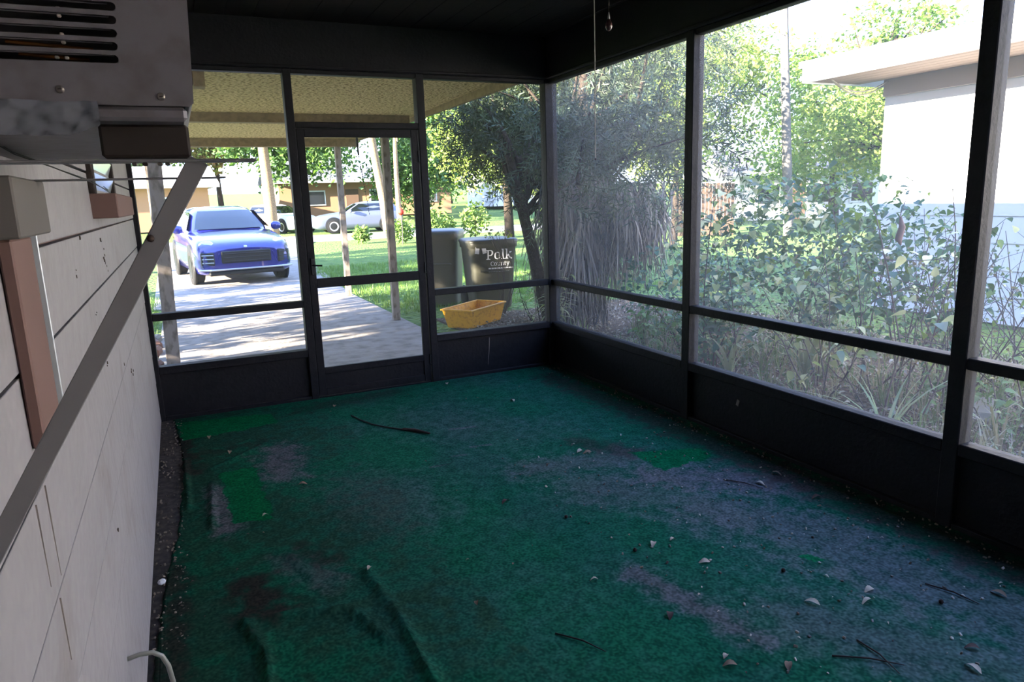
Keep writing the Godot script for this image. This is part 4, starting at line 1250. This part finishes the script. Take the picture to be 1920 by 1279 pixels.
func shrubs() -> void:
	# --- big-leaved climbing shrub outside the long wall
	var at := Vector3(5.3, GY, 1.35)
	var s := thing("vine_shrub", "tall leafy vine shrub with heart-shaped green leaves outside the long screen", "shrub", at)
	var ends := twig_net(s, Vector3(-0.75, 0, -1.25), Vector3(0.8, 1.72, 1.35), 34, 0.008, M.twig)
	var meshes := [heart_leaf(0.078, 0.056), heart_leaf(0.066, 0.05), heart_leaf(0.09, 0.062)]
	var lm := [M.green_big, M.green_big_pale, M.green_big_blue]
	var cl := Color(1, 1, 1)
	var spots := []
	for e in ends:
		for k in 9:
			var u := rnd(0.2, 1.05)
			spots.append(e[0].lerp(e[1], u) + rvec() * 0.05)
	# a denser head of foliage, as seen from the porch
	for i in 2300:
		var q := Vector3(rnd(-0.65, 0.7), 0, rnd(-1.25, 0.95))
		q.y = rnd(0.75, 1.35 + 0.38 * sin((q.z + 1.15) / 2.0 * PI))
		spots.append(q)
	# nearest leaves first
	spots.sort_custom(func(a, b): return a.x < b.x)
	var xf := []
	var cols := []
	for i in spots.size():
		var b := Basis(Vector3.UP, rnd(0, TAU)) * Basis(Vector3.RIGHT, rnd(-0.2, 0.9)) * Basis(Vector3.BACK, rnd(-0.6, 0.6))
		var sc := rnd(0.55, 1.25)
		if i < 290:
			var o := part(s, "leaf", meshes[i % 3], lm[(i * 7 + i / 5) % 3], spots[i], b.scaled_local(Vector3.ONE * sc))
			o.name = "leaf" if i == 0 else "leaf_%03d" % i
		else:
			xf.append(Transform3D(b.scaled_local(Vector3.ONE * sc), spots[i]))
			var v := rnd(0.7, 1.3)
			var r := rng.randf()
			cols.append(lin(0.045 * v, 0.11 * v, 0.03 * v) if r < 0.55 else (lin(0.16 * v, 0.24 * v, 0.04 * v) if r < 0.75 else lin(0.06 * v, 0.14 * v, 0.105 * v)))
	# scattered small leaves and dead stuff lower down
	for i in 2600:
		var q := Vector3(rnd(-0.75, 0.9), rnd(0.05, 1.2), rnd(-1.3, 1.4))
		var b := rbasis()
		xf.append(Transform3D(b.scaled_local(Vector3.ONE * rnd(0.25, 0.6)), q))
		var v := rnd(0.6, 1.3)
		cols.append(lin(0.10 * v, 0.15 * v, 0.06 * v) if i % 3 else lin(0.22 * v, 0.18 * v, 0.12 * v))
	scatter(s, "small_leaves", meshes[1], M.leaf, xf, cols)
	var dl := Sh.new()
	dl.tube([Vector3(0, 0, 0), Vector3(0.01, -0.07, 0.01), Vector3(-0.005, -0.15, 0.0), Vector3(0.012, -0.19, 0.01)], [0.006, 0.022, 0.024, 0.004], 7)
	part(s, "dead_leaf", dl, M.brown_board, Vector3(-0.35, 1.40, 0.95))
	# --- bare twiggy vines further right
	var v2 := thing("bare_vine", "tangle of bare grey twigs with few leaves against the white house", "vine", Vector3(5.6, GY, 2.75))
	var e2 := twig_net(v2, Vector3(-0.5, 0, -0.85), Vector3(0.9, 1.5, 1.1), 62, 0.0065, M.twig, 0.3)
	for i in mini(e2.size(), 60):
		var b := rbasis()
		var o := part(v2, "leaf", meshes[i % 3], lm[1] if i % 3 == 0 else lm[0], e2[i][1], b.scaled_local(Vector3.ONE * rnd(0.4, 0.9)))
		o.name = "leaf" if i == 0 else "leaf_%03d" % i
	# --- strap leaves
	strap_plant("clump of broad grey-green strap leaves under the middle rail", Vector3(5.1, GY, 1.45), 12, 0.75, 1.3, 0.05, 0.8)
	strap_plant("narrow drooping green blades close to the sill", Vector3(4.35, GY, 2.75), 12, 0.45, 0.8, 0.022, 1.0)
	strap_plant("upright strap leaves at the right edge beyond the big post", Vector3(4.75, GY, 3.55), 9, 0.35, 0.6, 0.035, 0.6)
	strap_plant("small tuft of strap leaves at the foot of the shrub", Vector3(4.7, GY, 1.0), 9, 0.4, 0.65, 0.035, 0.8)
	# --- low bushes
	low_bush("bluish green bush below the drooping fronds", Vector3(5.75, GY, -0.85), Vector3(0.85, 0.55, 0.75), 0.62, 700, lin(0.09, 0.19, 0.14), 0.85)
	low_bush("low green bush behind the lower screen", Vector3(5.0, GY, 0.05), Vector3(0.55, 0.35, 0.65), 0.34, 380, lin(0.10, 0.20, 0.06), 0.8)
	low_bush("dark leafy bush at the first garden post", Vector3(4.75, GY, 0.75), Vector3(0.4, 0.45, 0.35), 0.5, 320, lin(0.06, 0.13, 0.07), 0.9)
	low_bush("sprawling leafy weeds below the bare vine", Vector3(5.6, GY, 3.0), Vector3(0.9, 0.22, 0.9), 0.22, 320, lin(0.13, 0.22, 0.07), 0.7)
	lance_bush("lance-leaved green bush between trash cart and porch corner", Vector3(5.02, GY, -2.75), 26, 1.05)
	lance_bush("sparse young bush with lance leaves beside the corner trunk", Vector3(4.35, GY, -1.65), 16, 0.8)
	low_bush("yellow-green sprig in front of the lettered cart", Vector3(4.55, GY, -3.35), Vector3(0.26, 0.10, 0.14), 1.12, 46, lin(0.30, 0.34, 0.04), 0.6)


func low_bush(label: String, at: Vector3, rad: Vector3, yc: float, n: int, c: Color, size: float) -> void:
	var t := thing("low_bush", label, "bush", at, 0, "bushes outside the porch")
	for i in 9:
		var a := TAU * i / 9
		var e := Vector3(cos(a) * rad.x * rnd(0.3, 0.8), yc + rnd(-0.1, 0.6) * rad.y, sin(a) * rad.z * rnd(0.3, 0.8))
		part(t, "stem", Sh.new().tube(limb(Vector3(cos(a), 0, sin(a)) * 0.04, e, 0.12), taper(0.008, 0.003), 5, false), M.twig)
	var xf := []
	var cols := []
	for i in n:
		var d := rvec().normalized() * pow(rng.randf(), 0.45)
		var o := Vector3(d.x * rad.x, maxf(yc + d.y * rad.y, 0.03), d.z * rad.z)
		var b := Basis(Vector3.UP, rnd(0, TAU)) * Basis(Vector3.RIGHT, rnd(-0.5, 0.8)) * Basis(Vector3.BACK, rnd(-0.6, 0.6))
		xf.append(Transform3D(b.scaled_local(Vector3.ONE * size * rnd(0.6, 1.3)), o))
		var v := rnd(0.6, 1.4)
		cols.append(Color(c.r * v, c.g * v, c.b * v))
	scatter(t, "foliage", heart_leaf(0.09, 0.06), M.leaf, xf, cols)


func lance_bush(label: String, at: Vector3, n: int, h: float) -> void:
	var t := thing("lance_bush", label, "bush", at, 0, "bushes outside the porch")
	var lm := leaf_mesh(0.17, 0.032, 0.02, 5)
	var count := 0
	for i in n:
		var a := rnd(0, TAU)
		var e := Vector3(cos(a) * rnd(0.05, 0.45), h * rnd(0.45, 1.05), sin(a) * rnd(0.05, 0.45))
		var path := limb(Vector3(cos(a), 0, sin(a)) * 0.05, e, 0.08)
		part(t, "stem", Sh.new().tube(path, taper(0.008, 0.003), 5, false), M.twig_dark)
		for k in 10:
			var q: Vector3 = path[2].lerp(path[5], rnd(0.0, 1.0))
			var b := Basis(Vector3.UP, rnd(0, TAU)) * Basis(Vector3.RIGHT, rnd(-0.6, 0.7))
			var o := part(t, "leaf", lm, M.green_big if (i + k) % 4 else M.green_big_pale, q, b.scaled_local(Vector3.ONE * rnd(0.6, 1.1)))
			o.name = "leaf" if count == 0 else "leaf_%03d" % count
			count += 1


func tree(label: String, base: Vector3, h: float, rad: Vector3, yc: float, n: int, size: float, ca: Color, cb: Color, trunk_r: float, bark: Material, group := "trees across the yard") -> Node3D:
	var t := thing("tree", label, "tree", base, 0, group)
	var top := Vector3(rnd(-0.3, 0.3), yc, rnd(-0.3, 0.3))
	part(t, "trunk", Sh.new().tube(limb(Vector3(0, -0.2, 0), top, 0.03), taper(trunk_r, trunk_r * 0.5), 10, false), bark)
	var xf := []
	var cols := []
	var nc := 26
	for i in nc:
		var d := rvec().normalized() * pow(rng.randf(), 0.4)
		var q := Vector3(d.x * rad.x, yc + d.y * rad.y, d.z * rad.z)
		if i % 3 == 0: part(t, "branch", Sh.new().tube(limb(top * rnd(0.6, 1.0), q, 0.1), taper(trunk_r * 0.35, trunk_r * 0.1), 5, false), bark)
		var sz := minf(rad.x, rad.y) * rnd(0.22, 0.40)
		for k in n / nc:
			var o := q + rvec() * sz * 0.6
			xf.append(Transform3D(rbasis().scaled_local(Vector3.ONE * size * rnd(0.6, 1.4)), o))
			var v := rnd(0.7, 1.3)
			var c := ca.lerp(cb, rng.randf())
			cols.append(Color(c.r * v, c.g * v, c.b * v))
	scatter(t, "foliage", leaf_mesh(1.0, 0.55, 0.12, 3), M.leaf_far, xf, cols)
	return t


func far_trees() -> void:
	var ga := lin(0.10, 0.20, 0.03)
	var gb := lin(0.20, 0.30, 0.05)
	var gc := lin(0.09, 0.18, 0.08)
	var gy := lin(0.30, 0.36, 0.08)
	# behind the carport, left to right
	tree("big pale-trunked oak across the street behind the blue car", Vector3(5.3, -0.1, -35.0), 10, Vector3(4.5, 2.6, 3), 8.0, 9000, 0.26, ga, gb, 0.36, M.bark_pale)
	tree("dense green tree above the silver car", Vector3(8.0, 0.2, -42.5), 9, Vector3(5.0, 3.2, 3), 5.6, 10000, 0.32, ga, gc, 0.3, M.bark)
	tree("broad green tree behind the far house roof", Vector3(-1.5, 0.3, -52.0), 10, Vector3(5.5, 3.4, 3), 6.5, 8000, 0.32, gb, gc, 0.3, M.bark)
	tree("sunlit reddish-green tree over the far roof ridge", Vector3(4.0, 0.3, -54.0), 10, Vector3(3.2, 2.4, 3), 6.2, 6000, 0.3, lin(0.3, 0.17, 0.07), gb, 0.25, M.bark)
	tree("leafy tree seen through the right of the screen door", Vector3(16.5, 0.1, -42.0), 10, Vector3(5.0, 4.0, 3), 5.0, 12000, 0.28, ga, gc, 0.35, M.bark)
	tree("bright yellow-green tree left of the corner tree", Vector3(12.0, GY, -19.0), 8, Vector3(2.6, 2.6, 2.4), 4.2, 12000, 0.17, gb, gy, 0.2, M.bark)
	tree("shaded green tree beyond the lawn slope", Vector3(27.0, 1.1, -66.0), 12, Vector3(7.0, 5.0, 4), 6.5, 4600, 0.65, ga, gb, 0.4, M.bark)
	tree("tall tree behind the corner tree, far side of the lawn", Vector3(34.0, 0.8, -58.0), 12, Vector3(7.0, 5.5, 4), 6.5, 4600, 0.65, ga, gb, 0.4, M.bark)
	# palm trunk and its slim neighbour in the middle of the door
	var pt := thing("palm_tree", "slender palm trunk with warm sunlit bark seen through the door", "palm", Vector3(9.8, GY, -28.0))
	part(pt, "trunk", Sh.new().tube([Vector3(0, -0.1, 0), Vector3(-0.15, 1.5, 0), Vector3(-0.38, 3.2, 0), Vector3(-0.6, 5.0, 0), Vector3(-0.8, 7.0, 0)], [0.24, 0.2, 0.19, 0.18, 0.17], 10), M.bark_pale)
	for i in 16:
		var a := TAU * i / 16
		var lf := Sh.new()
		var rows := []
		for k in 6:
			var u := k / 5.0
			var c := Vector3(cos(a), 0, sin(a)) * 2.2 * u + Vector3(0, 0.9 * u - 1.8 * u * u, 0)
			var sd := Vector3(-sin(a), 0, cos(a)) * 0.3 * sin(PI * (u * 0.9 + 0.08))
			rows.append([c + sd, c + Vector3(0, 0.1, 0), c - sd])
		lf.grid(rows, false)
		part(pt, "frond", lf, M.green_big, Vector3(-0.8, 7.0, 0))
	tree("slim pale-barked tree right beside the palm trunk", Vector3(11.3, GY, -31.0), 8, Vector3(1.6, 1.4, 1.6), 7.4, 2600, 0.35, ga, gb, 0.15, M.bark_pale)
	# shrubs at the street edge
	for q in [[8.3, -21.0, 0.9, 0.9, "second from the left"], [9.3, -20.5, 0.8, 1.2, "the middle one"], [10.2, -21.5, 0.9, 1.0, "second from the right"], [7.2, -22.5, 0.5, 0.6, "the leftmost"], [11.2, -20.5, 1.0, 1.4, "the rightmost"]]:
		street_bush(Vector3(q[0], GY, q[1]), q[2], q[3], q[4])
	var rf := thing("red_flower_bush", "small bush topped with a red bloom beyond the carport post", "bush", Vector3(8.1, GY, -20.0))
	part(rf, "stem", Sh.new().tube([Vector3.ZERO, Vector3(0.02, 0.6, 0), Vector3(0, 1.1, 0)], 0.02, 6), M.twig)
	part(rf, "bloom", Sh.new().lathe([[0.0, -0.1], [0.09, -0.05], [0.12, 0.03], [0.05, 0.14], [0.0, 0.2]], 8, Transform3D(Basis(), Vector3(0, 1.15, 0))), M.red_flower)
	# garden trees on the right, between the yards
	tree("sunlit pale green tree behind the vine shrub", Vector3(17.3, GY, -15.5), 9, Vector3(3.4, 3.0, 2.2), 4.8, 15000, 0.16, gb, gy, 0.16, M.bark)
	tree("high spreading tree beyond the white house corner", Vector3(24.5, GY, -13.0), 9, Vector3(4.0, 2.6, 2.6), 4.0, 13000, 0.17, ga, gy, 0.18, M.bark)
	tree("light green tree between the utility pole and the house", Vector3(28.0, GY, -18.0), 10, Vector3(5.0, 3.0, 3), 4.4, 11000, 0.22, ga, gb, 0.25, M.bark)
	tree("airy treetop above the white house eave", Vector3(21.2, GY, -10.0), 8, Vector3(2.0, 1.2, 1.5), 6.0, 1500, 0.17, ga, gb, 0.14, M.bark)
	tree("yellow-green young tree behind the first garden post", Vector3(14.2, GY, -12.0), 7, Vector3(2.0, 2.2, 2.0), 4.2, 9000, 0.14, gb, gy, 0.12, M.bark)
	# unseen trees and hedge left of the carport, gaps shaped to streak low sun
	tree("large shade tree left of the carport", Vector3(-6.5, GY, -2.6), 9, Vector3(2.4, 1.8, 2.5), 4.4, 5200, 0.26, ga, gb, 0.25, M.bark, "shade trees left of the carport")
	tree("second shade tree left of the driveway", Vector3(-7.0, GY, -7.6), 9, Vector3(2.6, 2.0, 2.6), 4.6, 4200, 0.26, ga, gb, 0.25, M.bark, "shade trees left of the carport")
	tree("third shade tree left of the driveway near the street", Vector3(-8.0, GY, -13.5), 9, Vector3(2.8, 2.1, 2.6), 5.4, 2600, 0.26, ga, gb, 0.25, M.bark, "shade trees left of the carport")
	var lb := [[-3.6, -1.4, 0.58, 0.95], [-3.6, -3.05, 0.85, 1.0], [-3.4, -4.75, 0.6, 0.85], [-3.7, -6.5, 0.85, 0.95], [-3.8, -8.6, 0.9, 0.9]]
	for i in 5:
		low_bush(["unseen bush left of the slab nearest the house", "second unseen bush left of the slab", "third unseen bush left of the slab", "fourth unseen bush left of the slab", "last unseen bush left of the slab"][i], Vector3(lb[i][0], GY, lb[i][1]), Vector3(0.8, lb[i][3], lb[i][2]), lb[i][3], 900, lin(0.12, 0.22, 0.05), 1.7)
	# utility pole
	var up := thing("utility_pole", "pale slanting utility pole rising behind the shrub", "pole", Vector3(18.9, GY, -12.0))
	part(up, "pole", Sh.new().tube([Vector3(0.05, 0, 0), Vector3(-0.5, 6.2, 0), Vector3(-0.65, 8.0, 0)], [0.16, 0.13, 0.12], 12), M.grey_wood)
	part(up, "crossarm", bx(Vector3(-0.6, 7.4, 0), Vector3(1.6, 0.12, 0.12), 0.01), M.bark_pale)


func street_bush(at: Vector3, r: float, h: float, which: String) -> void:
	var t := thing("street_bush", "wispy bush at the grass edge by the street, " + which, "bush", at, 0, "bushes by the street")
	part(t, "stem", Sh.new().tube([Vector3.ZERO, Vector3(0.03, h * 0.6, 0)], 0.03, 6), M.twig)
	var xf := []
	var cols := []
	for i in 380:
		var d := rvec().normalized() * pow(rng.randf(), 0.4)
		xf.append(Transform3D(rbasis().scaled_local(Vector3.ONE * 0.2 * rnd(0.6, 1.3)), Vector3(d.x * r * 0.6, h * 0.55 + d.y * h * 0.5, d.z * r * 0.6)))
		var v := rnd(0.7, 1.3)
		cols.append(lin(0.15 * v, 0.24 * v, 0.06 * v))
	scatter(t, "foliage", leaf_mesh(1.0, 0.5, 0.1, 3), M.leaf_far, xf, cols)


func house(called: String, label: String, at: Vector3, turn: float, sz: Vector3, wallm: Material, roofm: Material) -> void:
	var h := thing(called, label, "house", at, turn)
	part(h, "wall", b2(Vector3(-sz.x / 2, 0, -sz.z / 2), Vector3(sz.x / 2, sz.y, sz.z / 2)), wallm)
	var e := 0.6
	part(h, "roof", Sh.new().prism(PackedVector2Array([Vector2(-sz.z / 2 - e, sz.y - 0.05), Vector2(sz.z / 2 + e, sz.y - 0.05), Vector2(sz.z / 2 + e, sz.y + 0.12), Vector2(0, sz.y + 1.3), Vector2(-sz.z / 2 - e, sz.y + 0.12)]), sz.x + 2 * e, Transform3D(Basis(Vector3.UP, PI / 2), Vector3(-sz.x / 2 - e, 0, 0))), roofm)
	part(h, "fascia", b2(Vector3(-sz.x / 2 - e, sz.y - 0.1, sz.z / 2 + e), Vector3(sz.x / 2 + e, sz.y + 0.14, sz.z / 2 + e + 0.04)), M.roof_white)
	for x in [-0.3, 0.05, 0.36]:
		var w := part(h, "window", bx(Vector3(x * sz.x, sz.y * 0.55, sz.z / 2 + 0.03), Vector3(1.3, 1.1, 0.08), 0.02), M.roof_white)
		part(w, "pane", bx(Vector3(x * sz.x, sz.y * 0.55, sz.z / 2 + 0.075), Vector3(1.1, 0.9, 0.02)), M.glass_dark)
	part(h, "door", bx(Vector3(-0.1 * sz.x, 1.0, sz.z / 2 + 0.03), Vector3(0.95, 2.0, 0.06), 0.01), M.fence_wood)


func far_buildings() -> void:
	house("far_house", "tan house with a pale low roof across the street at the left", Vector3(-4.6, 0.15, -44.0), 0.05, Vector3(14.0, 2.55, 7.0), M.tan_wall, M.roof_white)
	house("street_house", "grey-roofed house hidden behind trees beyond the silver car", Vector3(14.0, 0.4, -51.5), 0.0, Vector3(13.0, 2.6, 7.0), M.tan_wall, M.roof_grey)
	house("hill_house", "small white house at the top of the far lawn", Vector3(29.0, 0.7, -54.0), 0.0, Vector3(7.0, 2.3, 6.0), M.white_siding, M.roof_white)
	house("garden_house", "white cottage with a grey roof beyond the utility pole", Vector3(31.0, GY, -24.0), -0.35, Vector3(7.5, 2.3, 6.0), M.white_siding, M.roof_grey)
	var f := thing("plank_fence", "brown plank fence with a gate beside the white cottage", "fence", Vector3(18.0, GY, -14.6), -0.1)
	for i in 12:
		part(f, "plank", bx(Vector3(0.155 * i - 0.9, 0.92 + 0.02 * sin(i * 2.1), 0), Vector3(0.14, 1.84, 0.02), 0.004), M.fence_wood)
	for y in [0.4, 1.5]: part(f, "rail", bx(Vector3(-0.05, y, -0.03), Vector3(1.85, 0.09, 0.04), 0.004), M.fence_wood)


# ------------------------------------------------------------------ litter on the carpet
func floor_litter() -> void:
	var pale: StandardMaterial3D = mat("leaf_pale", Color(0.62, 0.58, 0.52), 0.9)
	var tan_: StandardMaterial3D = mat("leaf_tan", Color(0.44, 0.36, 0.29), 0.9)
	var brown: StandardMaterial3D = mat("leaf_brown", Color(0.25, 0.17, 0.14), 0.9)
	for m in [pale, tan_, brown]: m.cull_mode = BaseMaterial3D.CULL_DISABLED
	var ms := [leaf_mesh(0.062, 0.024, 0.014, 5), leaf_mesh(0.05, 0.026, 0.010, 5), leaf_mesh(0.036, 0.018, 0.010, 4)]
	var named := [
		[1.897, 2.492, 0, 2, "brown curled leaf alone in the middle of the carpet"],
		[2.357, 2.133, 2, 2, "dark crumpled leaf above the middle of the carpet"],
		[2.583, 2.059, 0, 0, "long white leaf scrap left of the bright green patch"],
		[2.664, 2.095, 0, 1, "tan leaf touching the long white scrap"],
		[2.32, 3.172, 1, 0, "pale leaf, left one of a pair on grey carpet"],
		[2.387, 3.197, 2, 0, "small pale leaf, right one of a pair on grey carpet"],
		[2.417, 3.423, 1, 0, "upright folded pale leaf on the grey green carpet"],
		[1.941, 3.32, 2, 0, "small white leaf on dark green lower middle carpet"],
		[2.05, 3.631, 1, 2, "dark brown broken leaf near the bottom middle"],
		[2.058, 3.972, 1, 1, "round tan leaf at the bottom edge of the carpet"],
		[2.04, 3.93, 2, 0, "tiny pale leaf just above the round tan leaf"],
		[2.177, 4.073, 0, 1, "torn tan leaf at the bottom edge right of middle"],
		[2.558, 3.857, 0, 0, "slender pale leaf lying alone at lower right"],
		[2.822, 3.87, 1, 0, "upper of two pale leaves stacked at lower right"],
		[2.756, 3.924, 0, 0, "lower of two pale leaves stacked at lower right"],
		[3.316, 3.19, 0, 2, "long brown leaf in the shade by the kick panel"],
		[3.168, 2.901, 1, 0, "pale half-moon leaf right of the bright green patch"],
		[3.329, 2.844, 0, 1, "leaf standing up against the shaded kick panel"],
		[1.444, 3.259, 2, 1, "small tan leaf on the dark green lower left"],
		[1.133, 2.831, 2, 0, "thin white scrap beside the long carpet wrinkle"],
		[1.025, 1.716, 1, 1, "tan leaf right of the worn grey rectangle"],
		[0.802, 2.039, 2, 0, "pale leaf at the foot of the bright green strip"],
		[2.69, 4.357, 0, 0, "pale pointed leaf at the bottom right corner"],
		[3.192, 4.139, 0, 1, "oval tan leaf in the right shadow"],
		[2.809, 4.28, 1, 2, "reddish brown leaf near the bottom right"],
		[0.62, 0.62, 0, 1, "tan leaf left of the first bright patch"],
		[0.72, 1.0, 0, 1, "tan leaf above the worn grey rectangle"],
		[1.5, 0.32, 1, 1, "leaf by the foot of the screen door"],
		[2.46, 0.16, 1, 0, "pale leaf at the right door post foot"],
		[2.72, 0.9, 0, 0, "pale leaf near the far right corner"],
	]
	for q in named:
		var o := solo("dry_leaf", ms[q[2]], [pale, tan_, brown][q[3]], q[4], "leaf", Vector3(q[0], 0.0105 + wrinkle(q[0], q[1]), q[1]), "dry leaves on the carpet")
		o.basis = Basis(Vector3.UP, rnd(0, TAU)) * Basis(Vector3.BACK, rnd(-0.3, 0.3))
	for i in 110:
		var x := rnd(0.5, 3.45)
		var z := rnd(0.25, 4.6)
		if i % 3 == 0: x = rnd(2.2, 3.45); z = rnd(2.0, 4.6)
		if i % 7 == 0: x = rnd(0.36, 0.5); z = rnd(0.2, 2.8)
		var o := solo("leaf_scrap", ms[2], [pale, tan_, brown][(i * 5) % 3], "tiny %s leaf scrap on the carpet %s" % [["pale", "tan", "brown"][(i * 5) % 3], "along the left wall" if x < 0.52 else ("at the door end" if z < 1.2 else (("on the left half, middle depth" if z < 2.6 else "on the left half, near the camera") if x < 2.0 else ("on the right half, middle depth" if z < 3.0 else "on the right half, near the camera")))], "leaf scrap", Vector3(x, 0.0095 + wrinkle(x, z), z), "leaf scraps on the carpet")
		o.basis = Basis(Vector3.UP, rnd(0, TAU)).scaled(Vector3.ONE * rnd(0.2, 0.55))
	# the dark stick and the other twigs
	var st := thing("fallen_stick", "thin dark curved stick lying in front of the screen door", "stick")
	var path := [Vector3(1.565, 0.012, 0.60), Vector3(1.60, 0.014, 0.76), Vector3(1.65, 0.013, 0.90), Vector3(1.71, 0.014, 1.0), Vector3(1.78, 0.014, 1.09), Vector3(1.85, 0.016, 1.18)]
	part(st, "stem", Sh.new().tube(path, [0.004, 0.005, 0.005, 0.005, 0.0055, 0.006], 6), M.twig_dark)
	part(st, "husk", Sh.new().tube([Vector3(1.80, 0.016, 1.10), Vector3(1.86, 0.02, 1.19), Vector3(1.925, 0.018, 1.29)], [0.006, 0.013, 0.006], 7), M.twig_dark)
	var tw := [[3.05, 2.79, 3.14, 2.98, "thin dark twig in the shade right of the green patch"], [3.02, 3.94, 3.06, 4.12, "short black twig in the right shadow"], [2.36, 4.08, 2.52, 4.22, "forked dark twig at the bottom right"], [2.5, 4.06, 2.47, 4.24, "second forked dark twig at the bottom right"], [1.62, 3.55, 1.72, 3.72, "faint twig on dark green at the bottom middle"]]
	for q in tw:
		var a := Vector3(q[0], 0.011, q[1])
		var b := Vector3(q[2], 0.012, q[3])
		solo("small_twig", Sh.new().tube([a, a.lerp(b, 0.5) + Vector3(0.01, 0.004, 0), b], [0.003, 0.003, 0.0015], 5).mesh(), M.twig_dark, q[4], "twig", Vector3.ZERO, "twigs on the carpet")
	for q in [[2.62, 3.62, "small dark nut on grey carpet"], [2.1, 2.78, "black seed below the middle of the carpet"], [2.2, 3.2, "small black seed on the grey green carpet"], [2.95, 4.05, "black seed near the short twig"]]:
		solo("seed", Sh.new().lathe([[0.0, -0.009], [0.007, -0.006], [0.009, 0.0], [0.006, 0.007], [0.0, 0.009]], 10).mesh(), M.twig_dark, q[2], "seed", Vector3(q[0], 0.016, q[1]), "seeds on the carpet")
	# crumpled white scrap at the wall
	var sc := Sh.new().box(Vector3.ZERO, Vector3(0.03, 0.022, 0.025), 0.008, Basis(Vector3(1, 1, 0).normalized(), 0.6))
	solo("paper_scrap", sc.mesh(), M.print_white, "crumpled white paper scrap against the left wall", "paper scrap", Vector3(0.362, 0.018, 2.50))
	# grit along the left wall and the right kick panel
	var xf := []
	var cols := []
	for i in 900:
		var x := rnd(0.33, 0.46)
		var z := rnd(0.05, 3.0)
		if i % 3 == 1: x = rnd(2.1, 3.5); z = rnd(1.9, 4.8)
		if i % 3 == 2: x = 3.53 - absf(rng.randfn()) * 0.09; z = rnd(0.1, 5.0)
		xf.append(Transform3D(rbasis().scaled_local(Vector3.ONE * rnd(0.5, 1.6)), Vector3(x, 0.0105 if x > 0.47 else 0.006, z)))
		var v := rnd(0.3, 1.4)
		cols.append(lin(0.16 * v, 0.13 * v, 0.10 * v) if i % 3 != 1 or i % 2 else lin(0.4 * v, 0.37 * v, 0.33 * v))
	meta(scatter(self, "floor_grit", bx(Vector3.ZERO, Vector3(0.006, 0.004, 0.009), 0.001).mesh(), M.dry, xf, cols), "fine dark grit and crumbs scattered over the carpet", "grit", "", "stuff")
